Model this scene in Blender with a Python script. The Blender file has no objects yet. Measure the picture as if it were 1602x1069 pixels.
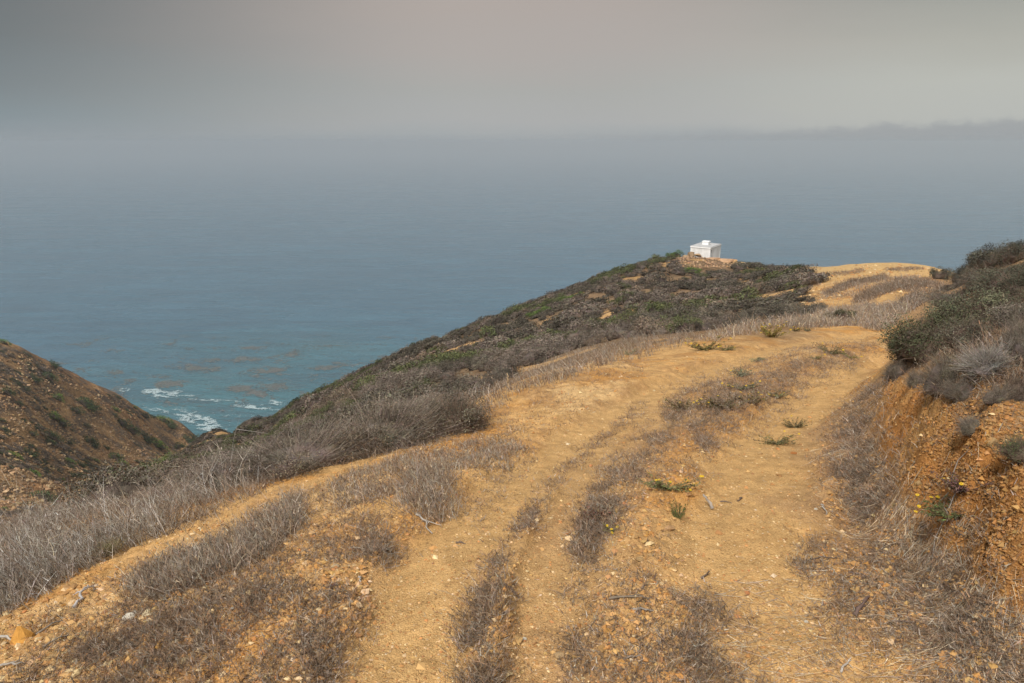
import bpy, math, random
import numpy as np
from mathutils import Vector, Matrix

# ------------------------------------------------------------------ camera
PITCH = math.radians(16.3)
CAMZ = 2.0
F = 1068.0                      # focal length in photo pixels (1602 wide)
SEA = -170.0
scene = bpy.context.scene
cam_d = bpy.data.cameras.new("camera")
cam = bpy.data.objects.new("camera", cam_d)
scene.collection.objects.link(cam)
cam.location = (0, 0, CAMZ)
cam.rotation_euler = (math.radians(90) - PITCH, 0, 0)
cam_d.sensor_width = 36.0
cam_d.lens = 36.0 * F / 1602.0
cam_d.clip_start = 0.05
cam_d.clip_end = 100000
scene.camera = cam

# ------------------------------------------------------------------ world
SUN_EL, SUN_AZ = math.radians(48), math.radians(-150)    # azimuth from +Y towards +X
world = bpy.data.worlds.new("World")
scene.world = world
world.use_nodes = True
wt = world.node_tree
for n in list(wt.nodes): wt.nodes.remove(n)
def N(tree, typ, **kw):
    n = tree.nodes.new(typ)
    for k, v in kw.items():
        if k.startswith('i_'):
            key = k[2:]
            key = int(key) if key.isdigit() else key.replace('_', ' ')
            n.inputs[key].default_value = v
        else: setattr(n, k, v)
    return n
def L(tree, a, b): tree.links.new(a, b)
def ramp(tree, fac, stops, interp='LINEAR'):
    r = tree.nodes.new('ShaderNodeValToRGB')
    r.color_ramp.interpolation = interp
    els = r.color_ramp.elements
    els[0].position = stops[0][0]; els[0].color = (*stops[0][1], 1)
    els[1].position = stops[-1][0]; els[1].color = (*stops[-1][1], 1)
    for p, c in stops[1:-1]:
        e = els.new(p); e.color = (*c, 1)
    L(tree, fac, r.inputs[0]); return r
def math_n(tree, op, a, b=None, c=None, clamp=False):
    m = tree.nodes.new('ShaderNodeMath'); m.operation = op; m.use_clamp = clamp
    for i, v in enumerate((a, b, c)):
        if v is None: continue
        if isinstance(v, (int, float)): m.inputs[i].default_value = v
        else: L(tree, v, m.inputs[i])
    return m.outputs[0]
def smooth_n(tree, v, a, b, lo=0.0, hi=1.0):
    m = tree.nodes.new('ShaderNodeMapRange'); m.interpolation_type = 'SMOOTHSTEP'
    L(tree, v, m.inputs[0])
    m.inputs[1].default_value = a; m.inputs[2].default_value = b
    m.inputs[3].default_value = lo; m.inputs[4].default_value = hi
    return m.outputs[0]
def mixc(tree, fac, a, b, mode='MIX'):
    m = tree.nodes.new('ShaderNodeMix'); m.data_type = 'RGBA'; m.blend_type = mode
    if isinstance(fac, (int, float)): m.inputs[0].default_value = fac
    else: L(tree, fac, m.inputs[0])
    for i, v in ((6, a), (7, b)):
        if isinstance(v, tuple): m.inputs[i].default_value = (*v, 1) if len(v) == 3 else v
        else: L(tree, v, m.inputs[i])
    return m.outputs[2]
def srgb(r, g, b, k=1.0):
    f = lambda c: (c/255/12.92 if c/255 <= .04045 else ((c/255+.055)/1.055)**2.4)*k
    return (f(r), f(g), f(b))

WS = 0.1
geo = N(wt, 'ShaderNodeTexCoord')
sep = N(wt, 'ShaderNodeSeparateXYZ'); L(wt, geo.outputs['Generated'], sep.inputs[0])
el = math_n(wt, 'ARCSINE', sep.outputs[2])                       # elevation in radians
az = math_n(wt, 'ARCTAN2', sep.outputs[0], sep.outputs[1])
eld = math_n(wt, 'MULTIPLY', el, 180/math.pi)
azd = math_n(wt, 'MULTIPLY', az, 180/math.pi)
# slow streaky unevenness of the marine layer
mp = N(wt, 'ShaderNodeMapping'); mp.inputs['Scale'].default_value = (2.2, 2.2, 12)
L(wt, geo.outputs['Generated'], mp.inputs[0])
nz = N(wt, 'ShaderNodeTexNoise', i_Scale=1.4, i_Detail=6.0, i_Roughness=.55); L(wt, mp.outputs[0], nz.inputs['Vector'])
wob = math_n(wt, 'MULTIPLY', math_n(wt, 'SUBTRACT', nz.outputs[0], .5), 3.0)
eln = math_n(wt, 'ADD', eld, wob)
k = 1/WS
OVER = 1.15
def cc(r, g, b, m=1.0): return tuple(x*k*m for x in srgb(r, g, b))
t01 = smooth_n(wt, eln, -2, 26)   # keep linear-ish: use MapRange linear instead
mr = N(wt, 'ShaderNodeMapRange'); L(wt, eln, mr.inputs[0]); mr.inputs[1].default_value = 0; mr.inputs[2].default_value = 90
# left side of the sky: dark cloud base; right side: bright warm cloud
left = ramp(wt, mr.outputs[0], [(0, cc(147,156,162)), (.006, cc(141,151,158)), (.018, cc(128,142,149)), (.044, cc(117,127,132)), (.075, cc(104,113,116)), (.115, cc(94,103,106)), (.22, cc(150,154,156)), (.4, cc(215,219,224)), (1, cc(255,255,255,OVER))])
mid_ = ramp(wt, mr.outputs[0], [(0, cc(162,168,172)), (.006, cc(166,171,173)), (.016, cc(173,174,174)), (.044, cc(171,171,168)), (.075, cc(176,169,164)), (.115, cc(177,167,160)), (.22, cc(190,186,182)), (.4, cc(216,216,216)), (1, cc(255,255,255,OVER))])
right = ramp(wt, mr.outputs[0], [(0, cc(163,169,172)), (.005, cc(166,170,171)), (.014, cc(184,186,182)), (.044, cc(186,187,180)), (.075, cc(176,175,166)), (.115, cc(154,155,148)), (.22, cc(190,188,182)), (.4, cc(216,216,214)), (1, cc(255,255,255,OVER))])
azw = math_n(wt, 'ADD', azd, math_n(wt, 'MULTIPLY', wob, 2.0))
cloud = mixc(wt, smooth_n(wt, azw, -44, -2), left.outputs[0], mid_.outputs[0])
cloud = mixc(wt, smooth_n(wt, azw, 4, 34), cloud, right.outputs[0])
# low fog bank over the sea towards the right, with a ragged top
nb = N(wt, 'ShaderNodeTexNoise', i_Scale=16.0, i_Detail=7.0, i_Roughness=.6); nb.noise_dimensions = '1D'
L(wt, math_n(wt, 'MULTIPLY', az, 1.0), nb.inputs['W'])
nb2 = N(wt, 'ShaderNodeTexNoise', i_Scale=70.0, i_Detail=6.0, i_Roughness=.65)
mp2 = N(wt, 'ShaderNodeMapping'); mp2.inputs['Scale'].default_value = (1, 1, 2.6); L(wt, geo.outputs['Generated'], mp2.inputs[0]); L(wt, mp2.outputs[0], nb2.inputs['Vector'])
top = math_n(wt, 'ADD', math_n(wt, 'MULTIPLY', nb.outputs[0], 1.1), math_n(wt, 'MULTIPLY', smooth_n(wt, azd, 14, 36), .75))
top = math_n(wt, 'ADD', top, math_n(wt, 'MULTIPLY', nb2.outputs[0], 1.0))
above = math_n(wt, 'SUBTRACT', eld, math_n(wt, 'ADD', top, -.42))
bank = smooth_n(wt, above, -.45, .3, 1, 0)
bank = math_n(wt, 'MULTIPLY', bank, smooth_n(wt, azd, -4, 24, .1, .85))
cloud = mixc(wt, bank, cloud, cc(157,161,164))
sky = N(wt, 'ShaderNodeTexSky'); sky.sky_type = 'NISHITA'; sky.sun_disc = False
sky.sun_elevation = SUN_EL; sky.sun_rotation = SUN_AZ
col = mixc(wt, .97, sky.outputs[0], cloud)
bg = N(wt, 'ShaderNodeBackground', i_Strength=WS); L(wt, col, bg.inputs[0])
wo = N(wt, 'ShaderNodeOutputWorld'); L(wt, bg.outputs[0], wo.inputs[0])

sun_d = bpy.data.lights.new("sun", 'SUN'); sun_d.energy = 3.9; sun_d.angle = math.radians(7)
sun_d.color = (1, .95, .87)
sun = bpy.data.objects.new("sun", sun_d); scene.collection.objects.link(sun)
sd = Vector((math.sin(SUN_AZ)*math.cos(SUN_EL), math.cos(SUN_AZ)*math.cos(SUN_EL), math.sin(SUN_EL)))
sun.rotation_euler = sd.to_track_quat('Z', 'Y').to_euler()
scene.view_settings.view_transform = 'Standard'
scene.view_settings.look = 'None'
scene.view_settings.exposure = 0.0
scene.view_settings.gamma = 1.0
scene.cycles.volume_bounces = 3
scene.cycles.max_bounces = 6
scene.cycles.diffuse_bounces = 3
scene.cycles.use_denoising = True

# ------------------------------------------------------------------ helpers
rng = np.random.default_rng(7)
random.seed(7)
sp_, cp_ = math.sin(PITCH), math.cos(PITCH)
def pix_ray(px, py):
    """photo pixel -> azimuth, tangent of the depression angle"""
    r = (np.asarray(px, float)-801)/F; dn = (np.asarray(py, float)-534.5)/F
    yh = cp_-dn*sp_; z = sp_+dn*cp_
    return np.arctan2(r, yh), z/np.hypot(r, yh)
def project(x, y, z):
    zz = z-CAMZ
    fw = y*cp_-zz*sp_; up = y*sp_+zz*cp_
    fw = np.where(fw > .05, fw, .05)
    return 801+F*x/fw, 534.5-F*up/fw, fw

_P = rng.permutation(4096).astype(np.int64)
_A = rng.uniform(0, 2*np.pi, 4096); _GX, _GY = np.cos(_A), np.sin(_A)
def perlin(x, y, seed=0):
    x = np.asarray(x, float)+seed*17.31; y = np.asarray(y, float)-seed*9.77
    xi = np.floor(x).astype(np.int64); yi = np.floor(y).astype(np.int64)
    xf, yf = x-xi, y-yi
    u = xf*xf*xf*(xf*(xf*6-15)+10); v = yf*yf*yf*(yf*(yf*6-15)+10)
    def g(a, b, dx, dy):
        h = _P[(_P[(xi+a) & 4095]+yi+b) & 4095]
        return _GX[h]*dx+_GY[h]*dy
    a = g(0, 0, xf, yf); b = g(1, 0, xf-1, yf); c = g(0, 1, xf, yf-1); d = g(1, 1, xf-1, yf-1)
    return ((a*(1-u)+b*u)*(1-v)+(c*(1-u)+d*u)*v)*1.5
def fbm(x, y, o=4, seed=0, gain=.5):
    s = 0; a = 1
    for i in range(o):
        s = s+a*perlin(x*2**i, y*2**i, seed+i*3); a *= gain
    return s
def sstep(a, b, x):
    t = np.clip((x-a)/(b-a), 0, 1); return t*t*(3-2*t)

def polyline_dist(x, y, pts):
    """distance to a polyline (world xy)"""
    best = np.full(np.shape(x), 1e9)
    for (x0, y0), (x1, y1) in zip(pts[:-1], pts[1:]):
        dx, dy = x1-x0, y1-y0; l2 = dx*dx+dy*dy+1e-9
        t = np.clip(((x-x0)*dx+(y-y0)*dy)/l2, 0, 1)
        best = np.minimum(best, np.hypot(x-x0-t*dx, y-y0-t*dy))
    return best
def in_poly(px, py, poly):
    ins = np.zeros(np.shape(px), bool); n = len(poly)
    for i in range(n):
        x0, y0 = poly[i]; x1, y1 = poly[(i+1) % n]
        c = ((y0 > py) != (y1 > py)) & (px < (x1-x0)*(py-y0)/((y1-y0) if y1 != y0 else 1e-9)+x0)
        ins ^= c
    return ins

# ------------------------------------------------------------------ terrain survey
CP = []
def V(px, py, d=None, z=None):
    a, t = pix_ray(px, py)
    if d is None: d = (CAMZ-z)/t
    CP.append((float(a), math.log(float(d)), float(t)))
def Hd(px, d, z):
    a, _ = pix_ray(px, 534)
    CP.append((float(a), math.log(d), (CAMZ-z)/d))
for px, py, z in [(800,1180,0),(200,1180,-.25),(1400,1180,.05),
    (800,1069,0),(400,1069,-.05),(0,1069,-.4),(1200,1069,0),(1602,1069,.08),
    (100,950,-.6),(400,950,-.15),(700,950,0),(1000,950,0),(1300,950,0),(1480,950,.03),(1602,950,.28),
    (0,930,-.85),(250,850,-.7),(450,850,-.3),(700,850,-.05),(1000,850,-.03),(1300,850,-.05),(1300,1020,.01),(1340,950,0),(1400,1010,.01),(1400,900,0),(1350,1100,.02),(1450,1100,.03),(1340,860,-.03),(1440,960,.02),(1385,820,-.03),(1440,850,.02),(1510,830,.3),(1602,850,.5),
    (430,770,-.7),(620,770,-.42),(800,770,-.2),(1100,770,-.15),(1300,770,-.15),(1380,765,-.08),(1450,730,.4),(1530,720,.62),(1602,740,.7),
    (650,700,-.85),(760,680,-.75),(900,690,-.5),(1100,690,-.4),(1300,690,-.35),(1345,685,-.3),(1400,650,.15),(1450,620,.5),(1530,620,.78),(1602,620,.85),
    (800,620,-1.05),(950,620,-.85),(1150,620,-.75),(1310,620,-.66),(1340,620,-.62),(1375,590,-.15),
    (900,575,-1.35),(1000,580,-1.2),(1200,570,-1.15),(1350,565,-1.05),
    (1080,540,-1.85),(1250,540,-1.7),(1368,540,-1.6),(1200,515,-2.6),(1320,518,-2.5),
    (1400,562,0),(1450,520,.05),(1500,480,.1),(1550,520,.6),(1602,500,.8),(1560,440,.4),(1550,420,.0),(1602,404,.3)]:
    V(px, py, z=z)
for px, py, d in [(1300,490,25),(1400,498,21),(1400,470,28),(1460,440,36),(1300,440,42),(1380,445,38),(1200,440,60),(1100,440,70),(1200,490,34),
    (1300,419,62),(1350,418,62),(1420,418,60),(1470,420,52),(1250,418,68),(1150,416,84),(1105,403,90),(1050,405,92),(1480,445,28),
    (0,842,8.5),(130,823,11),(250,791,14),(350,742,18),(450,715,16),(520,695,15),(600,672,14.5),(700,650,14),(790,615,13.5),
    (300,716,70),(200,762,55),(140,785,48),
    (450,664,42),(450,643,100),(400,664,130),(350,688,170),(500,617,95),(520,638,45),
    (600,607,32),(600,582,55),(600,570,80),(700,590,28),(700,556,48),(700,530,83),
    (800,580,24),(800,540,44),(800,496,85),(900,545,26),(900,500,48),(900,459,88),(1000,523,24),(1000,470,52),(1000,417,92),
    (1090,505,30),(930,565,17),(1180,508,27),
    (0,541,230),(100,581,235),(200,628,245),(280,664,255),(318,694,258),(332,700,262),(350,704,262),(0,620,190),(0,720,150),(0,790,122),
    (100,650,205),(100,750,160),(200,690,215),(200,738,185),(270,700,238),(130,778,140)]:
    V(px, py, d=d)
for px, d, z in [(0,20,-8.5),(0,45,-26),(0,80,-44),(130,22,-8.6),(130,90,-53),(250,30,-12.5),(250,110,-62),(350,40,-17.5),(350,110,-46),
    (450,60,-23),
    (0,300,-95),(0,420,-200),(200,300,-130),(200,400,-200),(330,300,-145),(330,360,-200),(400,180,-95),(400,330,-200),
    (450,150,-75),(450,240,-150),(450,330,-200),(700,130,-52),(700,240,-150),(700,340,-200),(900,130,-45),(900,240,-140),(900,340,-200),
    (1105,105,-16),(1105,140,-45),(1105,240,-140),(1105,340,-200),(1350,80,-14),(1350,140,-50),(1350,340,-200),
    (1400,11,-1.6),(1400,15,-2.0),(1450,13,-1.2),(1450,20,-2.2),(1510,22,-1.8),(1510,34,-3.6),(1510,60,-9),(1602,24,-.6),(1602,45,-6),(1602,90,-25),(1602,180,-90),(1602,340,-200)]:
    Hd(px, d, z)
def Hz(adeg, d, z): CP.append((math.radians(adeg), math.log(d), (CAMZ-z)/d))
for d, z in [(1.5,0),(2.7,.05),(3.2,.3),(4,.65),(6,.85),(10,.7),(14,.4),(25,-.6),(60,-12),(150,-70),(340,-200)]: Hz(44.5, d, z)
for d, z in [(1.5,-.1),(3,-.33),(4.2,-.6),(5.3,-.9),(8.3,-2.0),(14,-5.5),(20,-9),(45,-27),(80,-45),(120,-51),(160,-50),(230,-50),(300,-90),(420,-200)]: Hz(-44.5, d, z)
CP = np.array(CP)
KA = 2.6
def tps_phi(r2): return .5*r2*np.log(r2+1e-12)
X = np.stack([CP[:, 0]*KA, CP[:, 1]], 1)
n = len(X)
r2 = ((X[:, None]-X[None])**2).sum(-1)
K = tps_phi(r2)+np.eye(n)*1e-5
Pm = np.hstack([np.ones((n, 1)), X])
Amat = np.block([[K, Pm], [Pm.T, np.zeros((3, 3))]])
wgt = np.linalg.solve(Amat, np.concatenate([np.log(CP[:, 2]), np.zeros(3)]))
AZM = math.radians(43.5)
ga = np.linspace(-AZM, AZM, 300); gl = np.linspace(math.log(.8), math.log(460), 420)
GA, GL = np.meshgrid(ga, gl, indexing='ij')
q = np.stack([GA.ravel()*KA, GL.ravel()], 1)
Tg = np.empty(len(q))
for i in range(0, len(q), 20000):
    qq = q[i:i+20000]
    Tg[i:i+20000] = tps_phi(((qq[:, None]-X[None])**2).sum(-1))@wgt[:n]+wgt[n]+qq@wgt[n+1:]
Tg = np.exp(Tg.reshape(GA.shape))
# very near ground: plain surface under the camera
near = sstep(math.log(2.0), math.log(1.3), GL)
Tg = Tg*(1-near)+near*((CAMZ+.02)/np.exp(GL))
Zg = CAMZ-Tg*np.exp(GL)
Zg = np.maximum(Zg, -200.0)
def grid_eval(Gd, a, l):
    fa = np.clip((np.clip(a, -AZM, AZM)+AZM)/(2*AZM)*(len(ga)-1), 0, len(ga)-1.001)
    fl = np.clip((l-gl[0])/(gl[-1]-gl[0])*(len(gl)-1), 0, len(gl)-1.001)
    ia, il = fa.astype(int), fl.astype(int); u, v = fa-ia, fl-il
    return (Gd[ia, il]*(1-u)*(1-v)+Gd[ia+1, il]*u*(1-v)+Gd[ia, il+1]*(1-u)*v+Gd[ia+1, il+1]*u*v)
def base_z(x, y):
    d = np.hypot(x, y)+1e-6; a = np.arctan2(x, y)
    z = grid_eval(Zg, a, np.log(d))
    w = sstep(math.radians(65), math.radians(150), np.abs(a))
    zb = -0.02*d
    return z*(1-w)+zb*w
def G0(px, py, dmin=0.9):
    """first hit of the view line of a photo pixel with the smooth ground: a surveyed place in the world"""
    a, t = pix_ray(px, py)
    ls = np.linspace(math.log(dmin), math.log(455), 1500)
    zz = grid_eval(Zg, np.full(1500, float(a)), ls); tt = (CAMZ-zz)/np.exp(ls)
    k = np.argmax(tt <= t)
    if tt[k] > t: k = int(np.argmin(tt))
    d = math.exp(ls[k]); return (d*math.sin(a), d*math.cos(a))
def PL(*pts): return [G0(*p) for p in pts]
RUTS = [PL((640,1069),(690,900),(765,800),(850,725),(950,655),(1050,605),(1160,562),(1260,535),(1340,525)),
        PL((850,1069),(862,900),(893,790),(945,715),(1005,665),(1080,622)),
        PL((1215,1069),(1195,900),(1180,800),(1195,720),(1235,650),(1295,600),(1352,560))]
VERGE = PL((1375,610),(1345,650),(1335,720),(1350,790),(1410,860),(1500,930),(1602,1010))
MIDST = PL((920,1069),(915,860),(955,750),(1030,680),(1090,630),(1200,600),(1330,550))
FAR_ROAD = PL((1400,497),(1440,470),(1465,440),(1420,428),(1340,424))
def near_masks(x, y):
    d = np.hypot(x, y)
    wj = 1+.35*fbm(x*1.3, y*1.3, 3, 5)
    r0 = polyline_dist(x, y, RUTS[0]); r1 = polyline_dist(x, y, RUTS[1]); r2_ = polyline_dist(x, y, RUTS[2])
    road = np.maximum.reduce([1-sstep(.20, .46, r0*wj), 1-sstep(.14, .30, r1*wj), 1-sstep(.24, .50, r2_*wj)])
    road = np.maximum(road, (1-sstep(1.2, 2.4, polyline_dist(x, y, FAR_ROAD)*wj))*sstep(18, 22, d))
    return road
def bank_mask(px, py, d):
    """the eroded road cut on the uphill side of the track"""
    foot = np.interp(py, [585, 640, 700, 760, 850, 940, 1000, 1080], [1380, 1342, 1352, 1385, 1452, 1545, 1625, 1760])
    top = np.interp(px, [1340, 1380, 1450, 1530, 1602], [600, 590, 625, 690, 740])
    return sstep(0, 38, px-foot)*sstep(-25, 25, py-top)*(d < 9.5)
def detail(x, y):
    d = np.hypot(x, y)
    road = near_masks(x, y)
    off = 1-road
    def fade(wl): return np.clip(wl/(.0075*d)-.7, 0, 1)
    z = -.07*road*(1-sstep(25, 40, d))
    z = z+.05*fbm(x*.5, y*.5, 3, 11)*sstep(2, 8, d)*(.3+.7*off)
    z = z+.018*fbm(x*2.2, y*2.2, 3, 21)*(.35+.65*off)*fade(.2)
    b = np.abs(perlin(x*9, y*9, 31))+.5*np.abs(perlin(x*19, y*19, 32))
    z = z+.030*b*(.10+.90*off)*fade(.09)
    z = z+.0085*perlin(x*40, y*40, 33)*(.35+.65*off)*fade(.03)
    # eroded cut bank to the right of the track
    zb = base_z(x, y)
    px, py, fw = project(x, y, zb)
    bank = bank_mask(px, py, d)
    u, w = y*1.0+x*.35, zb*1.3+x*.5            # along and up the face of the cut
    bl = 1-2*np.abs(perlin(u*4+.6*perlin(x*3, y*3, 44), w*5, 41))
    z = z+bank*(.06*bl-.06*sstep(.1, .45, perlin(u*8, w*10, 45))+.035*(1-2*np.abs(perlin(u*15, w*18, 42)))*fade(.11))*off
    # far slopes: shallow runnels and knobs
    fr = sstep(22, 90, d)*(1-.55*sstep(math.radians(20), math.radians(25), np.arctan2(x, y)))
    z = z+fr*(.9*fbm(x*.055, y*.055, 3, 51)+.28*(1-2*np.abs(perlin(x*.22, y*.22, 52)))*fade(3)+.1*perlin(x*.9, y*.9, 53)*fade(1))*sstep(110, 30, d)
    lf = sstep(100, 140, d)
    z = z+lf*(1.6*fbm(x*.03, y*.05, 3, 61)-1.0*np.abs(perlin(x*.045+.3*y*.02, y*.012, 62))+.5*(1-2*np.abs(perlin(x*.17, y*.17, 63)))+.25*perlin(x*.5, y*.5, 64)*fade(1.6))
    return z
HUT_A, HUT_T = pix_ray(1111.5, 387.5)
HUT_D = 90.0
HUT_P = (HUT_D*math.sin(HUT_A), HUT_D*math.cos(HUT_A), CAMZ-HUT_D*float(HUT_T))
HUT_R = math.atan2(.812, .584)
HUT_C = (HUT_P[0]+.584*1.95-.812*1.3, HUT_P[1]+.812*1.95+.584*1.3)
def ground_z(x, y):
    z = base_z(x, y)+detail(x, y)
    w = 1-sstep(2.4, 4.2, np.hypot(x-HUT_C[0], y-HUT_C[1]))
    return z*(1-w)+(HUT_P[2]-2.45)*w
def HZ(x, y):
    x = np.asarray(x, float); y = np.asarray(y, float)
    return ground_z(x, y)
def G(px, py, dmin=.9):
    x, y = G0(px, py, dmin); return Vector((x, y, float(HZ(np.array([x]), np.array([y]))[0])))

# ------------------------------------------------------------------ mesh helpers
def raw_mesh(name, verts, faces_flat, loop_tot, col=None, smooth=False, mats=()):
    """verts (N,3); faces_flat concatenated indices; loop_tot verts per face (int or array)"""
    me = bpy.data.meshes.new(name)
    verts = np.ascontiguousarray(verts, np.float32); faces_flat = np.ascontiguousarray(faces_flat, np.int32).ravel()
    nf = len(faces_flat)//loop_tot if isinstance(loop_tot, int) else len(loop_tot)
    tot = np.full(nf, loop_tot, np.int32) if isinstance(loop_tot, int) else np.asarray(loop_tot, np.int32)
    st = np.concatenate([[0], np.cumsum(tot)[:-1]]).astype(np.int32)
    me.vertices.add(len(verts)); me.vertices.foreach_set('co', verts.ravel())
    me.loops.add(len(faces_flat)); me.loops.foreach_set('vertex_index', faces_flat)
    me.polygons.add(nf); me.polygons.foreach_set('loop_start', st); me.polygons.foreach_set('loop_total', tot)
    me.update(calc_edges=True)
    me.polygons.foreach_set('use_smooth', np.full(nf, smooth, bool))
    if col is not None:
        at = me.color_attributes.new('Col', 'FLOAT_COLOR', 'POINT')
        c4 = np.ones((len(verts), 4), np.float32); c4[:, :3] = col
        at.data.foreach_set('color', c4.ravel())
    for m in mats: me.materials.append(m)
    return me
def link(name, me, parent=None):
    o = bpy.data.objects.new(name, me); scene.collection.objects.link(o)
    if parent: o.parent = parent
    return o
def tag(o, label=None, cat=None, group=None, kind=None):
    for k_, v_ in (('label', label), ('category', cat), ('group', group), ('kind', kind)):
        if v_: o[k_] = v_
    return o
def empty(name, loc=(0, 0, 0), rz=0.0):
    o = bpy.data.objects.new(name, None); scene.collection.objects.link(o)
    o.location = loc; o.rotation_euler = (0, 0, rz); o.empty_display_size = .1; return o

class Acc:
    """collects quads and triangles"""
    def __init__(s): s.v = []; s.f = []; s.t = []; s.c = []; s.n = 0
    def add(s, v, f, c):
        """v (N,3), f (M,k), c (N,3) or (3,)"""
        v = np.asarray(v, np.float32); f = np.asarray(f)
        s.v.append(v); s.f.append((f+s.n).ravel()); s.t.append(np.full(len(f), f.shape[1]))
        c = np.asarray(c, np.float32)
        s.c.append(np.broadcast_to(c, v.shape)); s.n += len(v)
    def arrays(s): return np.concatenate(s.v), np.concatenate(s.f), np.concatenate(s.t), np.concatenate(s.c)
    def mesh(s, name, mats, smooth=False):
        v, f, t, c = s.arrays(); return raw_mesh(name, v, f, t, c, smooth, mats)

def ribbons(acc, base, tip_dir, length, width, bend, col, segs=3, droop=0.0, r=rng):
    """many thin tapering stems: base (N,3), tip_dir (N,3) unit, length, width (N), bend (N,3)"""
    n_ = len(base)
    if n_ == 0: return None
    yaw = r.uniform(0, 2*np.pi, n_)
    ref = np.stack([np.cos(yaw), np.sin(yaw), r.uniform(-.3, .3, n_)], 1)
    side = np.cross(tip_dir, ref); side /= np.linalg.norm(side, axis=1)[:, None]+1e-9
    rows = []; pts = []
    for i in range(segs+1):
        s = i/segs
        p = base+tip_dir*(length*s)[:, None]+bend*(length*s*s)[:, None]
        p[:, 2] -= droop*length*s*s
        w = width*(1-.75*s)*.5
        rows.append(p-side*w[:, None]); rows.append(p+side*w[:, None]); pts.append(p)
    v = np.stack(rows, 1).reshape(-1, 3)
    o = (np.arange(n_)*(2*(segs+1)))[:, None, None]
    q_ = np.array([[2*i, 2*i+1, 2*i+3, 2*i+2] for i in range(segs)])[None]
    f = (o+q_).reshape(-1, 4)
    c = np.repeat(col, 2*(segs+1), axis=0) if np.ndim(col) == 2 else col
    acc.add(v, f, c)
    return pts
def leaves(acc, pos, nrm, size, aspect, col, r=rng):
    """small rhombic leaf faces"""
    n_ = len(pos)
    rv = r.normal(size=(n_, 3)); u = np.cross(nrm, rv); u /= np.linalg.norm(u, axis=1)[:, None]+1e-9
    w = np.cross(nrm, u); w /= np.linalg.norm(w, axis=1)[:, None]+1e-9
    a = u*size[:, None]; b = w*(size*aspect)[:, None]
    v = np.stack([pos-a, pos+b*.9-a*.1, pos+a, pos-b*.9+a*.1], 1).reshape(-1, 3)
    f = np.arange(n_*4).reshape(-1, 4)
    acc.add(v, f, np.repeat(col, 4, axis=0))
def unit(v): return v/(np.linalg.norm(v, axis=-1, keepdims=True)+1e-9)
def colvar(base, n_, amt=.25, r=rng, hue=.06):
    b = np.array(base)[None]*np.exp(r.normal(0, amt, (n_, 1)))
    return np.clip(b*(1+r.normal(0, hue, (n_, 3))), .004, .9)

_t = (1+5**.5)/2
ICO_V = unit(np.array([(-1,_t,0),(1,_t,0),(-1,-_t,0),(1,-_t,0),(0,-1,_t),(0,1,_t),(0,-1,-_t),(0,1,-_t),(_t,0,-1),(_t,0,1),(-_t,0,-1),(-_t,0,1)]))
ICO_F = np.array([(0,11,5),(0,5,1),(0,1,7),(0,7,10),(0,10,11),(1,5,9),(5,11,4),(11,10,2),(10,7,6),(7,1,8),(3,9,4),(3,4,2),(3,2,6),(3,6,8),(3,8,9),(4,9,5),(2,4,11),(6,2,10),(8,6,7),(9,8,1)])
def subdiv(v, f):
    v = list(map(tuple, v)); cache = {}; nf = []
    def mid(a, b):
        k_ = (min(a, b), max(a, b))
        if k_ not in cache:
            m = unit((np.array(v[a])+np.array(v[b]))/2); v.append(tuple(m)); cache[k_] = len(v)-1
        return cache[k_]
    for a, b, c in f:
        x, y_, z = mid(a, b), mid(b, c), mid(c, a); nf += [(a, x, z), (b, y_, x), (c, z, y_), (x, y_, z)]
    return np.array(v), np.array(nf)
ICO2 = subdiv(ICO_V, ICO_F); ICO3 = subdiv(*ICO2); ICO4 = subdiv(*ICO3)
OCT_V = np.array([(1,0,0),(-1,0,0),(0,1,0),(0,-1,0),(0,0,1),(0,0,-1)], float)
OCT_F = np.array([(0,2,4),(2,1,4),(1,3,4),(3,0,4),(2,0,5),(1,2,5),(3,1,5),(0,3,5)])

# ------------------------------------------------------------------ materials
def new_mat(name):
    m = bpy.data.materials.new(name); m.use_nodes = True
    return m, m.node_tree, m.node_tree.nodes['Principled BSDF']
def plant_mat(name, rough=.8, rnd=.3):
    m, t, b = new_mat(name)
    at = N(t, 'ShaderNodeVertexColor', layer_name='Col')
    oi = N(t, 'ShaderNodeObjectInfo')
    g = N(t, 'ShaderNodeMapRange'); L(t, oi.outputs['Random'], g.inputs[0]); g.inputs[3].default_value = 1-rnd; g.inputs[4].default_value = 1+rnd
    cmb = N(t, 'ShaderNodeCombineXYZ')
    for i in range(3): L(t, g.outputs[0], cmb.inputs[i])
    c = mixc(t, 1.0, at.outputs[0], cmb.outputs[0], 'MULTIPLY')
    L(t, c, b.inputs['Base Color']); b.inputs['Roughness'].default_value = rough
    b.inputs['Specular IOR Level'].default_value = .25
    return m
M_PLANT = plant_mat('foliage', .75, .18)
M_DRY = plant_mat('dry_stems', .85, .1)
M_FLOWER = plant_mat('petals', .7, .05)

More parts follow.
